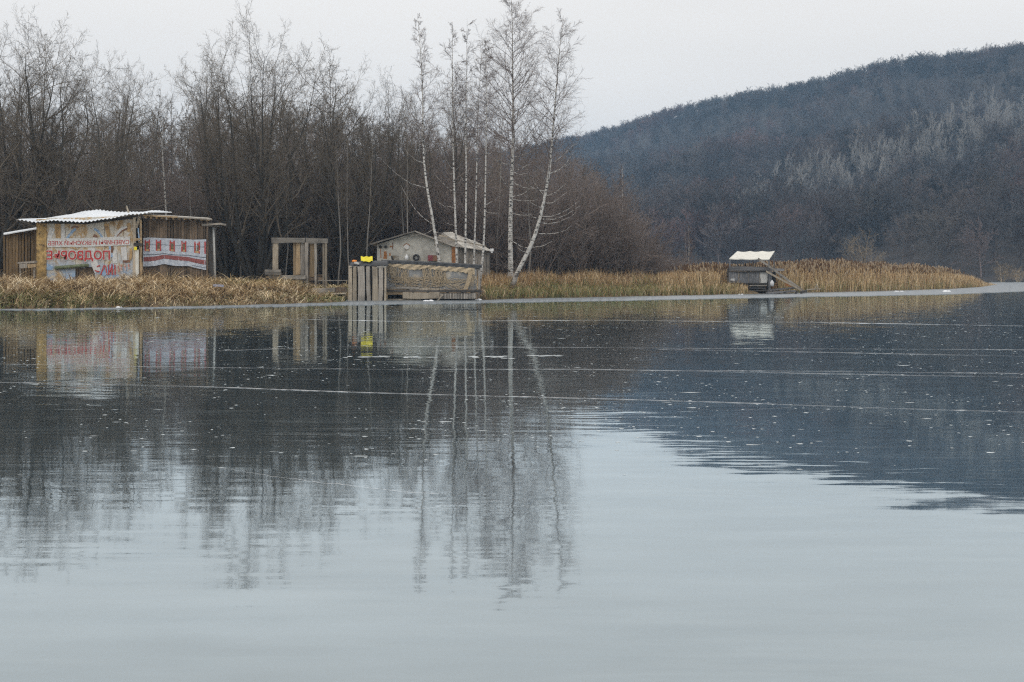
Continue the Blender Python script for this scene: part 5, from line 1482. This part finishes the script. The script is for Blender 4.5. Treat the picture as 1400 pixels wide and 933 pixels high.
# ------------------------------------------------------------------ marks on the ice
def ice_pt(px, py, z=0.0):
    Y = CAMH * F / (py - HOR)
    return np.array([X(px, Y), Y, z])
r_ = np.random.default_rng(61)
def crack(pts, wd, label, sub=24):
    px_ph = pts[0][1] * .7
    pts = np.array([ice_pt(a, b) for a, b in pts])
    s_ = np.concatenate([[0], np.cumsum(np.linalg.norm(np.diff(pts, axis=0), axis=1))])
    n_ = sub * (len(pts) - 1) + 1
    q_ = np.linspace(0, s_[-1], n_)
    C = np.stack([np.interp(q_, s_, pts[:, i]) for i in range(3)], 1)
    for _ in range(6): C[1:-1] = .25 * C[:-2] + .5 * C[1:-1] + .25 * C[2:]
    C[:, 1] += .006 * np.cumsum(r_.normal(size=n_)) * (np.arange(n_) > 0)
    W_ = .42 * wd * np.clip(.75 + .9 * np.sin(q_ * .9 + px_ph) * np.sin(q_ * .37 + 2 * px_ph), .40, 1.5) * r_.uniform(.35, 1.3, n_) * (1 + 1.2 * (r_.uniform(0, 1, n_) > .93))
    t_ = nrm(np.gradient(C, axis=0)); nn = np.stack([-t_[:, 1], t_[:, 0], np.zeros(n_)], 1)
    A = np.stack([C - nn * W_[:, None] / 2 + [0, 0, .003], C + [0, 0, 1] * (.003 + .12 * W_[:, None]), C + nn * W_[:, None] / 2 + [0, 0, .003]], 1).reshape(-1, 3)
    i_ = np.arange(n_ - 1)[:, None] * 3
    q2 = np.concatenate([i_ + np.array([[0, 3, 4, 1]]), i_ + np.array([[1, 4, 5, 2]])], 0)
    o = link('ice_crack', np_mesh('ice_crack', A, q2, smooth=True), M['snow'])
    return tag(o, label, 'crack', 'cracks across the ice')
crack([(-250, 518), (0, 523), (190, 527), (300, 530), (480, 537), (700, 543), (860, 547), (1000, 551), (1150, 556), (1400, 563.6), (1750, 573)], .030, 'longest brightest white crack crossing the whole ice sheet')
crack([(-200, 494.5), (0, 498), (120, 500.5), (300, 503), (560, 505.6), (800, 505.2), (1000, 509), (1400, 516), (1700, 521)], .022, 'thin white crack just beyond the brightest one')
crack([(800, 506), (980, 507), (1150, 508.5), (1400, 511.6), (1600, 514)], .016, 'fine branch of the thin crack running to the right edge')
crack([(300, 480), (480, 474), (660, 474.6), (860, 476), (1000, 477), (1400, 478.6), (1700, 480)], .022, 'fine white crack passing in front of the white hut reflection')
crack([(900, 478), (1050, 480.6), (1250, 484.6), (1400, 487.5), (1700, 494)], .020, 'faint crack below the fine one at the right edge')
crack([(140, 622), (200, 631), (300, 640), (360, 651), (440, 662), (540, 672), (600, 676)], .007, 'hair-fine curved crack in the nearer left part of the ice')
crack([(1270, 676), (1330, 683), (1400, 689), (1500, 697)], .008, 'hair-fine crack at the near right edge of the ice')
crack([(380, 436), (560, 440), (820, 438), (1100, 441), (1400, 446)], .05, 'faint distant crack parallel to the frosted rim')
crack([(5, 742), (60, 728), (100, 712), (128, 705)], .003, 'short hair-fine scratch low at the left edge of the ice')
crack([(96, 786), (130, 780), (166, 776)], .0025, 'very short hair-fine scratch below the scratch at the left edge')
crack([(560, 699), (620, 690), (670, 688), (722, 684)], .003, 'hair-fine scratch in the near ice under the birch reflections')
crack([(860, 660), (960, 672), (1060, 684), (1130, 689)], .0035, 'hair-fine scratch beside the edge of the hill reflection')
crack([(940, 560), (1010, 561), (1080, 556)], .006, 'short pale streak just below the brightest crack')
# frost patches and lumps
M['frost'] = plain('grey_frost', (.55, .60, .62), .2, 3, .7)
def frost_patch(px0, px1, py, wy, label, n):
    V = []; q2 = []
    for i in range(n):
        a = r_.uniform(px0, px1); y = py + r_.normal() * wy
        c = ice_pt(a, y); w_ = r_.uniform(.02, .14); d_ = r_.uniform(.02, .10)
        b = len(V); m_ = 7
        V.append(c + [0, 0, .005])
        for k in range(m_):
            th = 2 * math.pi * k / m_; rr2 = r_.uniform(.6, 1.2)
            V.append(c + [w_ * math.cos(th) * rr2, d_ * math.sin(th) * rr2, .001])
        q2 += [(b, b + 1 + k, b + 1 + (k + 1) % m_) for k in range(m_)]
    o = link('frost_patch', np_mesh('frost_patch', np.array(V), None, q2, smooth=True), M['frost'])
    return tag(o, label, 'frost')
frost_patch(470, 700, 488.3, .9, 'streak of white frost on the ice left of the leaning birch reflection', 26)
frost_patch(655, 695, 487.6, .35, 'bright dense frost streak on the ice beside the thick birch reflection', 11)
frost_patch(728, 780, 486.6, .4, 'short white frost streak right of the thick birch reflection', 10)
def lump(px, py, wd, h, label, n=5):
    c = ice_pt(px, py)
    mb = MB()
    for i in range(n):
        ball(mb, Vector(c) + Vector((r_.uniform(-.4, .4) * wd, r_.uniform(-.2, .2), .02)), h * r_.uniform(.6, 1.3) * 1.6, 7, .6)
    return tag(mb.build('ice_chunk', M['snow'], None, True), label, 'ice chunk')
lump(1294, 399.6, .5, .10, 'rightmost white ice chunk on the frosted rim before the reed tip', 7)
lump(1229, 399.3, .6, .06, 'flat white ice chunk on the rim in front of the reeds', 7)
lump(1113, 400.3, .3, .05, 'white ice scrap at the foot of the slanting poles', 5)
lump(1013, 403.4, .3, .05, 'white ice scrap on the rim below the left end of the hut', 4)
lump(653, 411.2, .25, .07, 'white ice lump at the right foot of the landing stage', 5)
lump(585, 412.6, .5, .06, 'white ice crust at the front foot of the landing stage', 8)
lump(163, 421.5, .35, .05, 'small white ice crust on the rim below the painted shed', 6)
# frost flowers: thousands of tiny raised specks
n_ = 33000
sy = np.concatenate([r_.uniform(0, 1, n_)])
Yk = 9.0 + 62 * sy ** 1.0
pk = r_.uniform(-200, 1600, n_)
xk = (pk - 700) * Yk / F
cl_ = clump_noise(xk * .9, Yk * .5) + .7 * clump_noise(xk * .23 + 2, Yk * .14)
dens = np.clip((Yk - 9.5) / 4.5, 0, 1) * np.clip(.42 + .75 * cl_, .06, 1)
k_ = r_.uniform(0, 1, n_) < dens
Yk, pk = Yk[k_], pk[k_]; n_ = len(Yk)
ck = np.stack([(pk - 700) * Yk / F, Yk, np.full(n_, .0)], 1)
sz = .003 + .013 * r_.uniform(0, 1, n_) ** 5
long_ = np.where(r_.uniform(0, 1, n_) < .09, r_.uniform(2, 5, n_), 1.0)
V = []
for k in range(5):
    th = 2 * math.pi * k / 5 + r_.uniform(0, 1, n_)
    V.append(ck + np.stack([np.cos(th) * sz * long_ * r_.uniform(.7, 2.2, n_), np.sin(th) * sz * r_.uniform(.8, 2.6, n_), np.full(n_, .001)], 1))
V.append(ck + np.stack([np.zeros(n_), np.zeros(n_), .001 + sz * .22], 1))
A = np.stack(V, 1).reshape(-1, 3)
b = (np.arange(n_) * 6)[:, None]
t_ = np.concatenate([b + np.array([[k, (k + 1) % 5, 5]]) for k in range(5)], 0)
tag(link('frost_specks', np_mesh('frost_specks', A, None, t_), M['frost']), 'white frost specks sprinkled over the dark ice', 'frost', None, 'stuff')

# ------------------------------------------------------------------ air between here and the far hill
mb = MB(); mb.box((0, 0, 68), (3100, 3100, 142))
hz_ = mb.build('haze', None)
hm = bpy.data.materials.new('haze'); hm.use_nodes = True
t = hm.node_tree; t.nodes.clear()
pv = t.nodes.new('ShaderNodeVolumePrincipled'); ou = t.nodes.new('ShaderNodeOutputMaterial')
pv.inputs['Color'].default_value = (.40, .67, 1.0, 1)
pv.inputs['Density'].default_value = .00042
t.links.new(pv.outputs[0], ou.inputs['Volume'])
hz_.data.materials.append(hm)
tag(hz_, 'thin blue winter haze over the lake and hill', 'haze', None, 'stuff')
